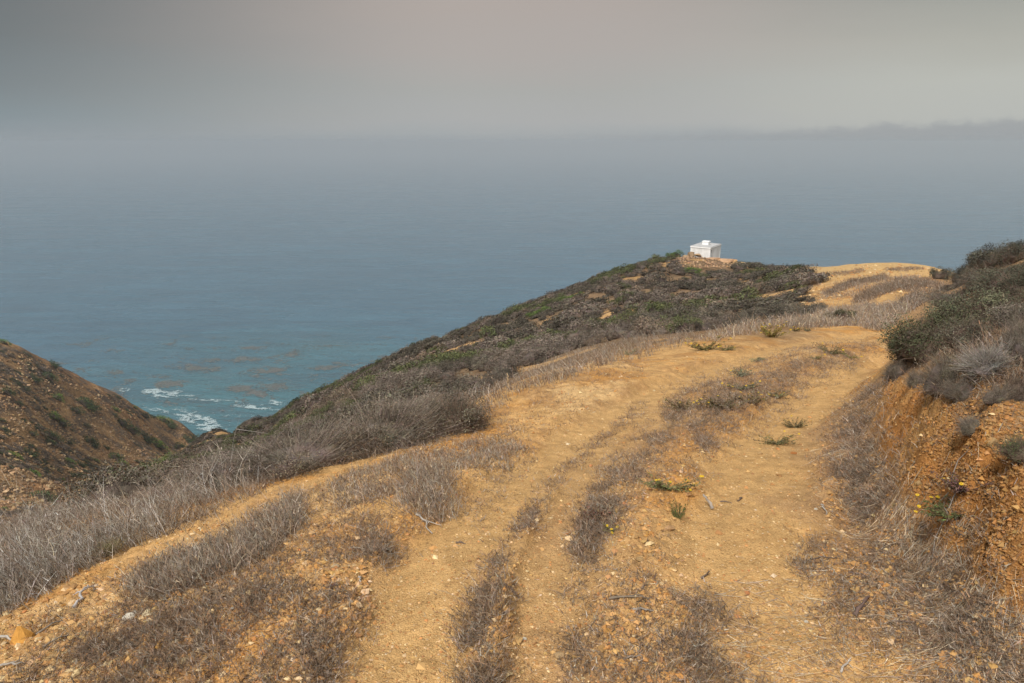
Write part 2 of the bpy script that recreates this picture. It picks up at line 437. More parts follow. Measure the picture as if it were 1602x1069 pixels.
def ground_mat():
    m, t, b = new_mat('soil')
    at = N(t, 'ShaderNodeVertexColor', layer_name='Col')
    tc = N(t, 'ShaderNodeNewGeometry')
    P = tc.outputs['Position']
    def noise(s, d=3.0, r=.55):
        n_ = N(t, 'ShaderNodeTexNoise', i_Scale=s, i_Detail=d, i_Roughness=r); L(t, P, n_.inputs['Vector']); return n_.outputs[0]
    def vor(s, feat='F1'):
        n_ = N(t, 'ShaderNodeTexVoronoi', i_Scale=s); n_.feature = feat; L(t, P, n_.inputs['Vector']); return n_
    n1, n2 = noise(95, 4, .65), noise(14, 5, .6)
    v1 = vor(55); v2 = vor(140)
    s1 = ramp(t, n1, [(.32, (.5, .43, .36)), (.46, (.95, .94, .93)), (.55, (1.02, 1.02, 1.02)), (.7, (1.35, 1.38, 1.42))])  # relief shading put into the colour: bump hollows darker, crests paler
    c = mixc(t, .8, at.outputs[0], s1.outputs[0], 'MULTIPLY')
    s2 = ramp(t, n2, [(.3, (.8, .78, .74)), (.5, (1, 1, 1)), (.7, (1.13, 1.12, 1.08))])
    c = mixc(t, .8, c, s2.outputs[0], 'MULTIPLY')
    # single pebbles of paler and darker stone
    sp = N(t, 'ShaderNodeSeparateXYZ'); L(t, v1.outputs['Color'], sp.inputs[0])
    edge = smooth_n(t, v1.outputs['Distance'], .18, .42, 1, 0)
    peb = math_n(t, 'MULTIPLY', edge, smooth_n(t, sp.outputs[0], .78, .84))
    pcol = ramp(t, sp.outputs[1], [(0, (.22, .12, .05)), (.35, (.42, .24, .10)), (.75, (.62, .42, .22)), (1, (.8, .68, .5))])
    c = mixc(t, math_n(t, 'MULTIPLY', peb, .75), c, pcol.outputs[0])
    L(t, c, b.inputs['Base Color']); b.inputs['Roughness'].default_value = .95
    b.inputs['Specular IOR Level'].default_value = .1
    h = math_n(t, 'MULTIPLY', n1, .011)
    h = math_n(t, 'ADD', h, math_n(t, 'MULTIPLY', n2, .014))
    h = math_n(t, 'ADD', h, math_n(t, 'MULTIPLY', v2.outputs['Distance'], -.006))
    h = math_n(t, 'ADD', h, math_n(t, 'MULTIPLY', peb, .006))
    bm = N(t, 'ShaderNodeBump', i_Strength=.9, i_Distance=1.0); L(t, h, bm.inputs['Height'])
    L(t, bm.outputs[0], b.inputs['Normal'])
    return m
M_SOIL = ground_mat()
def hill_mat():
    m, t, b = new_mat('rocky_hillside')
    at = N(t, 'ShaderNodeVertexColor', layer_name='Col')
    tc = N(t, 'ShaderNodeNewGeometry'); P = tc.outputs['Position']
    def noise(s, d=4.0, r=.6):
        n_ = N(t, 'ShaderNodeTexNoise', i_Scale=s, i_Detail=d, i_Roughness=r); L(t, P, n_.inputs['Vector']); return n_.outputs[0]
    n1, n2 = noise(.9, 7, .7), noise(.12, 4, .6)
    c = mixc(t, 1, at.outputs[0], ramp(t, n1, [(.32, (.45, .42, .4)), (.5, (1, 1, 1)), (.68, (1.45, 1.42, 1.35))]).outputs[0], 'MULTIPLY')
    c = mixc(t, 1, c, ramp(t, n2, [(.3, (.75, .74, .74)), (.7, (1.2, 1.2, 1.2))]).outputs[0], 'MULTIPLY')
    L(t, c, b.inputs['Base Color']); b.inputs['Roughness'].default_value = .95; b.inputs['Specular IOR Level'].default_value = .1
    bm = N(t, 'ShaderNodeBump', i_Strength=1.0, i_Distance=1.0)
    L(t, math_n(t, 'MULTIPLY', n1, .9), bm.inputs['Height']); L(t, bm.outputs[0], b.inputs['Normal'])
    return m
M_HILL = hill_mat()
def rock_mat():
    m, t, b = new_mat('stone')
    at = N(t, 'ShaderNodeVertexColor', layer_name='Col')
    tc = N(t, 'ShaderNodeTexCoord')
    n_ = N(t, 'ShaderNodeTexNoise', i_Scale=9.0, i_Detail=7.0, i_Roughness=.7); L(t, tc.outputs['Object'], n_.inputs['Vector'])
    oi = N(t, 'ShaderNodeObjectInfo')
    c = mixc(t, 1, at.outputs[0], ramp(t, n_.outputs[0], [(.3, (.6, .56, .5)), (.5, (1, 1, 1)), (.7, (1.3, 1.3, 1.3))]).outputs[0], 'MULTIPLY')
    L(t, c, b.inputs['Base Color']); b.inputs['Roughness'].default_value = .9; b.inputs['Specular IOR Level'].default_value = .2
    bm = N(t, 'ShaderNodeBump', i_Strength=.8, i_Distance=.02); L(t, n_.outputs[0], bm.inputs['Height']); L(t, bm.outputs[0], b.inputs['Normal'])
    return m
M_ROCK = rock_mat()

# ------------------------------------------------------------------ the ground
def build_ground():
    fine = np.radians(np.arange(-50, 50.01, .13))
    coarse = np.radians(np.arange(52, 308.1, 2.5))
    aa = np.concatenate([fine, coarse]); na = len(aa)
    ll = np.arange(math.log(.8), math.log(455), .0043); nr = len(ll)
    A, R = np.meshgrid(aa, np.exp(ll), indexing='ij')
    x = R*np.sin(A); y = R*np.cos(A)
    xf, yf = x.ravel(), y.ravel()
    z0 = base_z(xf, yf); z = ground_z(xf, yf)
    d = R.ravel()
    # soil types
    road = near_masks(xf, yf)
    px, py, fw = project(xf, yf, z0)
    az_ = np.arctan2(xf, yf)
    nA = fbm(xf*1.1, yf*1.1, 4, 71); nB = fbm(xf*.35, yf*.35, 3, 81); nC = fbm(xf*5, yf*5, 3, 91)
    def mix(a, b, w): return a*(1-w[:, None])+np.array(b)[None]*w[:, None]
    c = np.tile(np.array(SOIL['ochre']), (len(xf), 1))
    c = mix(c, SOIL['orange'], sstep(-.1, .5, nA+.2*nC)*.75)
    c = mix(c, SOIL['cream'], sstep(.25, .7, nB+.3*nC)*.55)
    c = mix(c, SOIL['brown'], sstep(.0, .45, fbm(xf*1.9, yf*1.9, 4, 77))*.6)
    c = mix(c, SOIL['track'], road*.9)
    bank = bank_mask(px, py, d)*(xf > 0)
    upper = sstep(1380, 1440, px)*sstep(740, 660, py)*(d < 40)*(xf > 0)*(1-bank)
    c = mix(c, SOIL['rubble'], upper*.8)
    for rr_, w0 in zip(RUTS, (.36, .24, .40)):
        dr = polyline_dist(xf, yf, rr_)+.10*nC
        c = mix(c, SOIL['brown'], np.exp(-((dr-w0)/.06)**2)*.55*sstep(-.3, .2, nB+nA))
    verge = 1-sstep(.12, .5, polyline_dist(xf, yf, VERGE)*(1+.5*nA))
    c = mix(c, SOIL['verge'], verge*.75*(1-bank))
    mid2 = 1-sstep(.08, .55, polyline_dist(xf, yf, MIDST)*(1+.7*nA))
    c = mix(c, SOIL['verge'], mid2*.6*(.4+.6*sstep(-.2, .3, nA)))
    c = mix(c, SOIL['bank'], bank*(.75+.25*sstep(-.3, .3, nA)))
    c = mix(c, SOIL['bank_pale'], bank*sstep(.1, .5, nB-nA)*.5)
    # the verge below the bank is covered with brown litter
    lit = sstep(.1, 0, np.abs(px-1800))*0
    # scrub slope: greyish duff with sandy openings
    sl = sstep(11, 20, d)*sstep(-.05, .02, -(az_-math.radians(23.5)))*(1-road)
    open_ = sstep(.36, .5, fbm(xf*.16, yf*.22, 3, 101))
    c = mix(c, SOIL['duff'], sl*(1-open_)*.85)
    c = mix(c, SOIL['sand_far'], sl*open_*.8)
    wfar = sstep(math.radians(-27.8), math.radians(-29.5), az_)
    c = mix(c, (.50,.345,.165), sstep(35, 50, d)*sstep(math.radians(21.5), math.radians(24), az_)*.75)
    far = sstep(100, 130, d)*wfar+sstep(205, 235, d)*(1-wfar)
    hl = np.tile(np.array(SOIL['hill']), (len(xf), 1))
    nh = fbm(xf*.035, yf*.035, 4, 111); nh2 = fbm(xf*.2, yf*.2, 4, 121)
    hl = mix(hl, SOIL['hill_red'], sstep(-.1, .5, nh)); hl = mix(hl, SOIL['hill_grey'], sstep(-.05, .35, nh2)*.85)
    hl = mix(hl, SOIL['hill_pale'], sstep(.1, .5, -nh2)*.5)
    c = c*(1-far[:, None])+hl*far[:, None]
    c = np.clip(c*(1+.16*nC[:, None]+.10*fbm(xf*13, yf*13, 2, 93)[:, None]), 0, 1)
    idx = np.arange(na*nr).reshape(na, nr)
    nxt = np.roll(idx, -1, axis=0)
    f = np.stack([idx[:, :-1], idx[:, 1:], nxt[:, 1:], nxt[:, :-1]], -1)
    verts = np.stack([xf, yf, z], 1)
    fl = f.reshape(-1, 4)[:, ::-1]
    verts = np.vstack([verts, [[0, 0, -.02]]]); c = np.vstack([c, [SOIL['track']]])
    cen = len(verts)-1
    tri = np.stack([idx[:, 0], nxt[:, 0], np.full(na, cen)], 1)[:, ::-1]
    flat = np.concatenate([fl.ravel(), tri.ravel()])
    tot = np.concatenate([np.full(len(fl), 4), np.full(na, 3)])
    me = raw_mesh('ground', verts, flat, tot, c, True, (M_SOIL, M_HILL))
    rr = np.concatenate([np.repeat(0, 0)])
    mid = np.tile((np.exp(ll[:-1]) > 60).astype(np.int32), na)
    me.polygons.foreach_set('material_index', np.concatenate([mid, np.zeros(na, np.int32)]))
    o = link('ground', me); tag(o, 'ochre dirt headland sloping down to rocky canyon sides', 'ground', kind='structure')
SOIL = dict(brown=(.36,.205,.09), verge=(.33,.20,.105), ochre=(.54,.325,.135), orange=(.49,.235,.062), cream=(.62,.43,.22), track=(.52,.32,.135),
            bank=(.37,.170,.052), bank_pale=(.43,.25,.095), rubble=(.30,.18,.095), duff=(.15,.105,.07), sand_far=(.47,.29,.13),
            hill=(.27,.165,.085), hill_red=(.27,.145,.07), hill_grey=(.13,.10,.075), hill_pale=(.40,.25,.12))
build_ground()

# ------------------------------------------------------------------ sea
def sea_pt(px, py):
    a, t = pix_ray(px, py); d = (CAMZ-SEA)/t; return np.array([d*np.sin(a), d*np.cos(a)])
SHORE = sea_pt(350, 670)
def sea_mat():
    m, t, b = new_mat('sea_water')
    g = N(t, 'ShaderNodeNewGeometry'); P = g.outputs['Position']
    def noise(sc, s, d=3.0, r=.55):
        mp_ = N(t, 'ShaderNodeMapping'); mp_.inputs['Scale'].default_value = sc; mp_.inputs['Rotation'].default_value = (0, 0, .18); L(t, P, mp_.inputs[0])
        n_ = N(t, 'ShaderNodeTexNoise', i_Scale=s, i_Detail=d, i_Roughness=r); L(t, mp_.outputs[0], n_.inputs['Vector']); return n_.outputs[0]
    vd = N(t, 'ShaderNodeVectorMath'); vd.operation = 'DISTANCE'; L(t, P, vd.inputs[0]); vd.inputs[1].default_value = (float(SHORE[0]), float(SHORE[1]), SEA)
    patch = noise((1, 1, 1), .012, 4)
    dist = math_n(t, 'ADD', vd.outputs['Value'], math_n(t, 'MULTIPLY', math_n(t, 'SUBTRACT', patch, .5), 260))
    sh = smooth_n(t, dist, 20, 330, 1, 0)
    deep = mixc(t, noise((1, 2.5, 1), .004, 4), (.036, .095, .145), (.050, .120, .175))
    c = mixc(t, sh, deep, (.042, .122, .150))
    reef = smooth_n(t, noise((1, 1.6, 1), .022, 5, .6), .5, .62)
    c = mixc(t, math_n(t, 'MULTIPLY', math_n(t, 'MULTIPLY', reef, smooth_n(t, dist, 60, 300, 1, 0)), .65), c, (.050, .085, .105))
    st1 = noise((.35, 1.6, 1), .05, 5, .65); st2 = noise((.5, 2.2, 1), .012, 4, .6)
    c = mixc(t, 1, c, ramp(t, st1, [(.3, (.80, .82, .84)), (.5, (1, 1, 1)), (.7, (1.22, 1.2, 1.18))]).outputs[0], 'MULTIPLY')  # light and dark of the waves painted into the water colour as streaks
    c = mixc(t, 1, c, ramp(t, st2, [(.35, (.88, .9, .92)), (.65, (1.12, 1.1, 1.08))]).outputs[0], 'MULTIPLY')
    L(t, c, b.inputs['Base Color'])
    L(t, smooth_n(t, st2, .35, .65, .16, .32), b.inputs['Roughness'])
    b.inputs['Roughness'].default_value = .22; b.inputs['IOR'].default_value = 1.33
    h = math_n(t, 'MULTIPLY', noise((1, 1.8, 1), .22, 3, .6), 1.6)
    h = math_n(t, 'ADD', h, math_n(t, 'MULTIPLY', noise((1, 2.2, 1), .045, 4, .6), 5.0))
    h = math_n(t, 'ADD', h, math_n(t, 'MULTIPLY', noise((1, 1.3, 1), .8, 2), .35))
    bm = N(t, 'ShaderNodeBump', i_Strength=.95, i_Distance=1.0); L(t, h, bm.inputs['Height']); L(t, bm.outputs[0], b.inputs['Normal'])
    return m
def build_sea():
    R = np.concatenate([[0.0], np.geomspace(60, 20000, 50)]); A = np.linspace(0, 2*np.pi, 145)[:-1]
    RR, AA = np.meshgrid(R[1:], A, indexing='ij')
    v = np.stack([RR.ravel()*np.sin(AA.ravel()), RR.ravel()*np.cos(AA.ravel()), np.full(RR.size, SEA)], 1)
    idx = np.arange(RR.size).reshape(RR.shape); nx = np.roll(idx, -1, axis=1)
    f = np.stack([idx[:-1], nx[:-1], nx[1:], idx[1:]], -1).reshape(-1, 4)[:, ::-1]
    me = raw_mesh('sea', v, f, 4, None, True, (sea_mat(),))
    o = link('sea', me); tag(o, 'grey blue ocean fading into fog, turquoise near the cove', 'sea', kind='structure')
build_sea()
def surface_sheet(name, mask_fn, step, x0, x1, y0, y1, z, col_fn, label, cat, mat):
    xs = np.arange(x0, x1, step); ys = np.arange(y0, y1, step)
    X_, Y_ = np.meshgrid(xs, ys, indexing='ij')
    xf = X_.ravel()+rng.uniform(-.3, .3, X_.size)*step; yf = Y_.ravel()+rng.uniform(-.3, .3, X_.size)*step
    keep = mask_fn(xf, yf)
    xf, yf = xf[keep], yf[keep]; n_ = len(xf)
    ang = np.linspace(0, 2*np.pi, 7)[:-1][None]+rng.uniform(0, 6, n_)[:, None]
    rr = step*rng.uniform(.5, .95, (n_, 6))
    v = np.stack([xf[:, None]+rr*np.cos(ang)*1.15, yf[:, None]+rr*np.sin(ang), np.full((n_, 6), z)+rng.uniform(0, .1, (n_, 1))], -1).reshape(-1, 3)
    f = np.arange(n_*6).reshape(-1, 6)
    me = raw_mesh(name, v, f, 6, np.repeat(col_fn(xf, yf), 6, axis=0), False, (mat,))
    o = link(name, me); tag(o, label, cat, kind='stuff'); return o
def blobs(px, py, lst):
    m = np.zeros(len(px))
    for cx, cy, rx, ry, rot, amp in lst:
        c_, s_ = math.cos(math.radians(rot)), math.sin(math.radians(rot))
        dx, dy = (px-cx)/1.12, (py-cy)/1.12; u = (dx*c_+dy*s_)/rx; w = (-dx*s_+dy*c_)/ry
        m = np.maximum(m, amp*np.clip(1.25-(u*u+w*w), 0, 1))
    return m
FOAM = [(250,617,32,6,5,1),(238,611,14,3,0,1),(196,611,11,4,0,.75),(275,617,12,6,-20,.8),(295,620,20,3,4,.6),
        (335,627,45,2.2,3,.8),(400,638,38,3,5,1),(395,634,28,2,4,.5),(431,631,14,4,10,.9),(245,642,28,3.5,10,.7),
        (288,648,20,9,10,.85),(305,655,26,8,-8,.85),(320,660,26,10,20,.9),(335,672,22,8,15,1),(318,668,14,6,0,1),(347,676,10,6,0,1),(205,604,10,3,0,.4),(415,618,14,4,0,.4),
        (310,648,16,4,0,.6),(360,651,20,2,0,.4),(385,652,16,1.6,0,.4)]
KELP = [(290,575,30,7,5,.8),(265,572,14,4,0,.8),(195,598,30,6,0,.75),(180,583,14,4,0,.8),(150,590,30,4,0,.5),(240,602,50,7,0,.8),(280,600,26,6,0,.9),
        (385,565,40,10,0,.8),(430,580,40,10,5,.8),(400,560,60,12,0,.7),(420,600,30,14,20,.9),(380,610,20,10,0,.9),(410,618,24,7,20,.9),(430,622,18,4,15,.8),
        (460,556,30,7,0,.6),(505,575,45,4,0,.55),(380,545,50,6,0,.5),(300,560,40,4,0,.35),(480,545,30,4,0,.4),(560,573,30,3,0,.5),(120,578,40,3,0,.3),(250,590,30,4,0,.5)]
def foam_mask(x, y):
    px, py, _ = project(x, y, np.full(len(x), SEA))
    m = blobs(px, py, FOAM)
    nn = 1-2.6*np.abs(fbm(x*.07, y*.11, 4, 131, .6))
    return (m*(.45+.75*nn)+.22*perlin(x*.45, y*.6, 141)+rng.normal(0, .22, len(x))) > .74
def kelp_mask(x, y):
    px, py, _ = project(x, y, np.full(len(x), SEA))
    m = blobs(px, py, KELP)
    nn = fbm(x*.03, y*.045, 5, 151, .7)
    return (m+1.0*nn+.35*perlin(x*.25, y*.5, 161)+rng.normal(0, .3, len(x))) > 1.02
_fa = [sea_pt(*p) for p in ((150, 590), (470, 590), (150, 690), (470, 690))]
_x0, _x1 = min(p[0] for p in _fa)-20, max(p[0] for p in _fa)+20; _y0, _y1 = min(p[1] for p in _fa)-20, max(p[1] for p in _fa)+60
M_FOAM = plant_mat('foam', .6, 0)
surface_sheet('surf_foam', foam_mask, .34, _x0, _x1, _y0, _y1, SEA+.25, lambda x, y: colvar((.38, .47, .49), len(x), .18, hue=.01), 'white surf breaking in the cove and over the reef', 'foam', M_FOAM)
_fa = [sea_pt(*p) for p in ((80, 535), (600, 535), (100, 640), (600, 640))]
_x0, _x1 = min(p[0] for p in _fa), max(p[0] for p in _fa); _y0, _y1 = min(p[1] for p in _fa)-20, max(p[1] for p in _fa)+20
surface_sheet('floating_kelp', kelp_mask, .9, _x0, _x1, _y0, _y1, SEA+.08, lambda x, y: colvar((.105, .108, .102), len(x), .2, hue=.04), 'brown kelp beds floating off the cove', 'kelp', M_DRY)

# ------------------------------------------------------------------ haze
def build_haze():
    me = bpy.data.meshes.new('haze'); s = 20600
    z0, z1 = -201.5, 9.0
    v = [(-s,-s,z0),(s,-s,z0),(s,s,z0),(-s,s,z0),(-s,-s,z1),(s,-s,z1),(s,s,z1),(-s,s,z1)]
    f = [(3,2,1,0),(4,5,6,7),(0,1,5,4),(1,2,6,5),(2,3,7,6),(3,0,4,7)]
    me.from_pydata(v, [], f)
    m = bpy.data.materials.new('haze'); m.use_nodes = True; t = m.node_tree
    for n_ in list(t.nodes): t.nodes.remove(n_)
    pv = N(t, 'ShaderNodeVolumePrincipled'); pv.inputs['Color'].default_value = (.95, .955, .965, 1)
    pv.inputs['Density'].default_value = HAZE; pv.inputs['Anisotropy'].default_value = 0.75
    o_ = N(t, 'ShaderNodeOutputMaterial'); L(t, pv.outputs[0], o_.inputs['Volume'])
    me.materials.append(m)
    o = link('haze', me); tag(o, 'pale sea haze thickening towards the horizon', 'haze', kind='stuff')
HAZE = 1/2350
build_haze()

# ------------------------------------------------------------------ scatter helpers
def pix_world(px, py):
    """vectorised first hit of photo pixels with the smooth ground"""
    a, t = pix_ray(px, py)
    ls = np.linspace(math.log(1.0), math.log(440), 700)
    out = np.full(len(a), np.nan)
    for i in range(0, len(a), 4000):
        aa = a[i:i+4000]; tt = t[i:i+4000]
        zz = grid_eval(Zg, np.repeat(aa, 700), np.tile(ls, len(aa))).reshape(len(aa), 700)
        T = (CAMZ-zz)/np.exp(ls)[None]
        hit = T <= tt[:, None]
        k_ = hit.argmax(1); ok = hit.any(1)
        k0 = np.maximum(k_-1, 0); ii = np.arange(len(aa))
        d0 = T[ii, k0]-tt; d1 = T[ii, k_]-tt
        w = np.clip(d0/(d0-d1+1e-12), 0, 1)
        l = ls[k0]+(ls[k_]-ls[k0])*w
        out[i:i+4000] = np.where(ok, np.exp(l), np.nan)
    return out*np.sin(a), out*np.cos(a), out
def in_strip(pts, n_, dref=None, r=rng):
    """points spread along photo strips [(px, py, halfwidth)], thinned to an even cover of the ground"""
    P_ = np.array(pts, float); seg = np.hypot(np.diff(P_[:, 0]), np.diff(P_[:, 1]))*(P_[:-1, 2]+P_[1:, 2])
    cum = np.concatenate([[0], np.cumsum(seg)])/seg.sum()
    u = r.random(n_); k_ = np.clip(np.searchsorted(cum, u)-1, 0, len(seg)-1)
    f = (u-cum[k_])/(cum[k_+1]-cum[k_]); hw = P_[k_, 2]*(1-f)+P_[k_+1, 2]*f
    d = P_[k_+1, :2]-P_[k_, :2]; nn = np.stack([-d[:, 1], d[:, 0]], 1)/np.linalg.norm(d, axis=1)[:, None]
    off = np.clip(r.normal(0, .55, n_), -1.5, 1.5)*hw
    c = P_[k_, :2]+d*f[:, None]+nn*off[:, None]
    x, y, dd = pix_world(c[:, 0], c[:, 1]); ok = np.isfinite(dd)
    if dref: ok &= r.random(n_) < (dd/dref)**2
    return x[ok], y[ok]
def in_area(poly, n_, dref=None, r=rng, noise=None):
    P_ = np.array(poly, float); lo, hi = P_.min(0), P_.max(0)
    px = r.uniform(lo[0], hi[0], n_); py = r.uniform(lo[1], hi[1], n_)
    ok = in_poly(px, py, poly); px, py = px[ok], py[ok]
    x, y, dd = pix_world(px, py); ok = np.isfinite(dd)
    if dref: ok &= r.random(len(x)) < (dd/dref)**2
    x, y = x[ok], y[ok]
    if noise: 
        s, th = noise; ok = fbm(x*s, y*s, 3, 201) > th; x, y = x[ok], y[ok]
    return x, y

# ------------------------------------------------------------------ dry grass and litter
C_GREY = (.34, .295, .245); C_STRAW = (.48, .37, .25); C_BROWN = (.26, .165, .10); C_MAUVE = (.26, .20, .15); C_DARK = (.12, .085, .06); C_SILVER = (.58, .54, .49)
def palette(n_, cols, p, amt=.22):
    k_ = rng.choice(len(cols), n_, p=p); c = np.array(cols)[k_]
    return np.clip(c*np.exp(rng.normal(0, amt, (n_, 1)))*(1+rng.normal(0, .03, (n_, 3))), .01, .8)
def tufts(acc, x, y, stems, spread, height, width, cols, p, lean=.35, wind=(-.10, .05), segs=3, hvar=.35, twig=0, droop=.1, heads=.12):
    """dry tufts: stems rise from around each root"""
    n_ = len(x)
    if n_ == 0: return
    k_ = rng.poisson(stems, n_)+1; idx = np.repeat(np.arange(n_), k_); m = len(idx)
    bx = x[idx]+rng.normal(0, spread, m); by = y[idx]+rng.normal(0, spread, m)
    bz = HZ(bx, by)-.004
    sc = np.exp(rng.normal(0, hvar, n_))[idx]
    h = height*sc*rng.uniform(.35, 1.1, m)
    d = np.stack([rng.normal(wind[0], lean, m), rng.normal(wind[1], lean, m), np.ones(m)], 1); d = unit(d)
    bend = rng.normal(0, .18, (m, 3)); bend[:, 2] = -np.abs(bend[:, 2])*.3
    tone = np.exp(rng.normal(0, .15, n_))[idx][:, None]
    c = palette(m, cols, p)*tone
    base = np.stack([bx, by, bz], 1)
    pts = ribbons(acc, base, d, h, width*rng.uniform(.7, 1.4, m), bend, c, segs, droop)
    if heads:
        j = np.nonzero(rng.random(m) < heads)[0]; tipp = pts[-1][j]
        ribbons(acc, tipp-d[j]*.008, d[j], np.full(len(j), .026), np.full(len(j), width*2.4), bend[j]*.1, c[j]*1.1, 1, 0)
    if twig:
        j = np.repeat(np.arange(m), twig); s = rng.uniform(.25, .95, len(j))
        pb = base[j]+d[j]*(h[j]*s)[:, None]+bend[j]*(h[j]*s*s)[:, None]; pb[:, 2] -= droop*h[j]*s*s
        td = unit(d[j]*.6+rng.normal(0, .6, (len(j), 3))+np.array([0, 0, .15]))
        ribbons(acc, pb, td, h[j]*rng.uniform(.12, .4, len(j)), np.full(len(j), width*.8), rng.normal(0, .15, (len(j), 3)), c[j]*rng.uniform(.75, 1.2, (len(j), 1)), 1, 0)

TALL = [(-120,1000),(0,972),(60,940),(150,890),(220,850),(330,815),(450,752),(560,722),(640,705),(700,690),(640,650),(540,680),(420,705),(300,750),(180,795),(60,820),(-120,835)]
TALL2 = [(700,690),(790,640),(830,612),(900,590),(980,562),(1060,545),(1100,530),(1060,515),(960,535),(860,562),(800,590),(740,600)]
A = Acc()
x, y = in_area(TALL, 60000, 9.0)
m_ = np.hypot(x, y) < 14
hv = fbm(x*.7, y*.7, 3, 231); m2 = m_ & (hv > .02); m3 = m_ & ~m2 & (rng.random(len(x)) < .8)
tufts(A, x[m2], y[m2], 6, .05, .20, .003, (C_GREY, C_SILVER, C_MAUVE, C_DARK), (.42, .16, .27, .15), lean=.36, wind=(-.25, 0), hvar=.5, twig=2)
tufts(A, x[m3], y[m3], 6, .06, .12, .003, (C_GREY, C_BROWN, C_MAUVE, C_DARK), (.22, .28, .28, .22), lean=.5, wind=(-.22, .0), twig=1)
x, y = in_area(TALL2, 9000, 16.0)
tufts(A, x, y, 6, .06, .19, .006, (C_GREY, C_DARK, C_MAUVE, C_BROWN), (.38, .15, .27, .2), lean=.28, wind=(-.22, .0), twig=1)
# second bank of grass below the first
for poly, n_, h in (([(195,925),(250,890),(330,858),(420,812),(470,775),(470,820),(430,870),(350,905),(270,935)], 5200, .105),
                    ([(620,790),(640,745),(700,735),(720,790),(670,812)], 500, .11),
                    ([(520,760),(560,740),(640,715),(760,690),(830,700),(790,730),(690,745),(600,790),(520,800)], 1500, .07)):
    x, y = in_area(poly, n_*3, 7.0)
    tufts(A, x, y, 7, .04, h, .0032, (C_GREY, C_STRAW, C_MAUVE, C_BROWN), (.3, .12, .33, .25), lean=.38, wind=(-.15, 0), twig=2)
# grey grass beyond the bend and on the knoll road edge
for poly, n_, h in (([(1250,505),(1290,488),(1345,478),(1400,478),(1440,468),(1400,498),(1385,520),(1330,508),(1260,514)], 3600, .22),
                    ([(1280,470),(1320,448),(1380,436),(1430,432),(1450,445),(1390,452),(1330,470)], 350, .16),
                    ([(1100,528),(1180,505),(1250,500),(1300,512),(1200,514),(1110,540)], 1500, .25)):
    x, y = in_area(poly, n_*3, 40.0)
    tufts(A, x, y, 8, .12, h, .012, (C_GREY, C_BROWN, C_MAUVE, C_STRAW), (.3, .2, .35, .15), lean=.35, wind=(-.1, 0), twig=1)
x, y = in_area(TALL, 1500, 9.0); tufts(A, x, y, 1, .05, .30, .0052, (C_SILVER, C_GREY, C_STRAW), (.5, .3, .2), lean=.38, wind=(-.2, 0), twig=2)
for pts, n_, h in (([(1290,462,5),(1330,446,5),(1385,436,4)], 500, .16), ([(1340,470,6),(1390,452,5),(1450,446,4)], 700, .2), ([(1400,440,4),(1460,446,5),(1475,452,4)], 300, .14),
                   ([(1300,430,4),(1350,424,4)], 110, .12), ([(1390,424,3),(1440,422,3)], 90, .12), ([(1250,432,6),(1280,446,6)], 200, .2), ([(1415,478,8),(1440,462,6)], 400, .2)):
    x, y = in_strip(pts, n_*2); tufts(A, x, y, 7, .12, h, .012, (C_BROWN, C_MAUVE, C_GREY, C_DARK), (.3, .25, .15, .3), lean=.5, twig=1)
g = link('dry_grass', A.mesh('dry_grass', (M_DRY,))); tag(g, 'tall dry grey grass bent over along the downhill edge of the track', 'dry grass', kind='stuff')

# low twiggy weeds in strips between and beside the wheel ruts
A = Acc()
WEEDS = [([(748,1080,32),(755,960,28),(775,890,18)], 640, .085), ([(805,840,14),(835,790,12),(855,760,8)], 160, .05),
    ([(770,880,10),(800,835,9),(835,790,8),(868,742,8),(905,705,9),(935,680,8),(965,656,7),(1000,632,6)], 520, .06), ([(980,640,6),(1010,622,4)], 40, .05),
    ([(905,860,14),(925,800,20),(945,745,16),(975,715,18)], 420, .07), ([(920,790,30),(965,810,20)], 170, .09),
    ([(915,880,14),(925,830,14),(950,780,18),(975,740,24),(1005,700,30),(1040,665,34)], 900, .07), ([(1090,690,30),(1115,680,22)], 260, .08),
    ([(1040,640,20),(1090,628,34),(1150,620,38),(1200,600,34),(1250,575,26),(1330,548,16),(1375,540,10)], 3600, .095),
    ([(1120,650,20),(1180,635,22)], 260, .06),
    ([(900,1070,22),(905,960,16),(900,890,10)], 130, .045), ([(930,1040,60),(990,960,60),(1040,900,70)], 420, .04),
    ([(1110,1080,60),(1120,990,45),(1090,930,25)], 380, .09), ([(1090,905,8),(1100,950,14)], 40, .08),
    ([(1290,880,40),(1310,920,50),(1350,980,60)], 420, .045), ([(1560,1060,60),(1540,960,50),(1440,880,50),(1380,820,40)], 1200, .05),
    ([(1380,800,34),(1340,760,30),(1330,700,36),(1345,650,26),(1370,610,16)], 2300, .075),
    ([(1255,880,14),(1290,840,24)], 160, .05),
    ([(140,1060,50),(250,1000,60),(340,960,55),(400,930,30)], 2200, .075), ([(420,1060,40),(520,990,26),(560,940,22)], 420, .07),
    ([(590,850,30),(600,880,22),(560,810,26)], 260, .08), ([(480,1060,26),(540,1010,16)], 120, .07),
    ([(420,880,50),(480,830,50),(550,780,40)], 320, .045), ([(400,960,30),(430,900,30)], 120, .05),
    ([(700,760,50),(760,720,40),(830,690,30)], 500, .05), ([(830,600,20),(900,583,20),(960,575,16),(1010,560,14)], 420, .08),
    ([(1240,540,16),(1320,530,14),(1380,525,14)], 160, .07), ([(640,700,30),(740,680,30),(800,650,26)], 420, .07), ([(860,640,20),(900,620,20)], 60, .04),
    ([(1400,680,50),(1500,760,60),(1580,840,30)], 160, .05)]
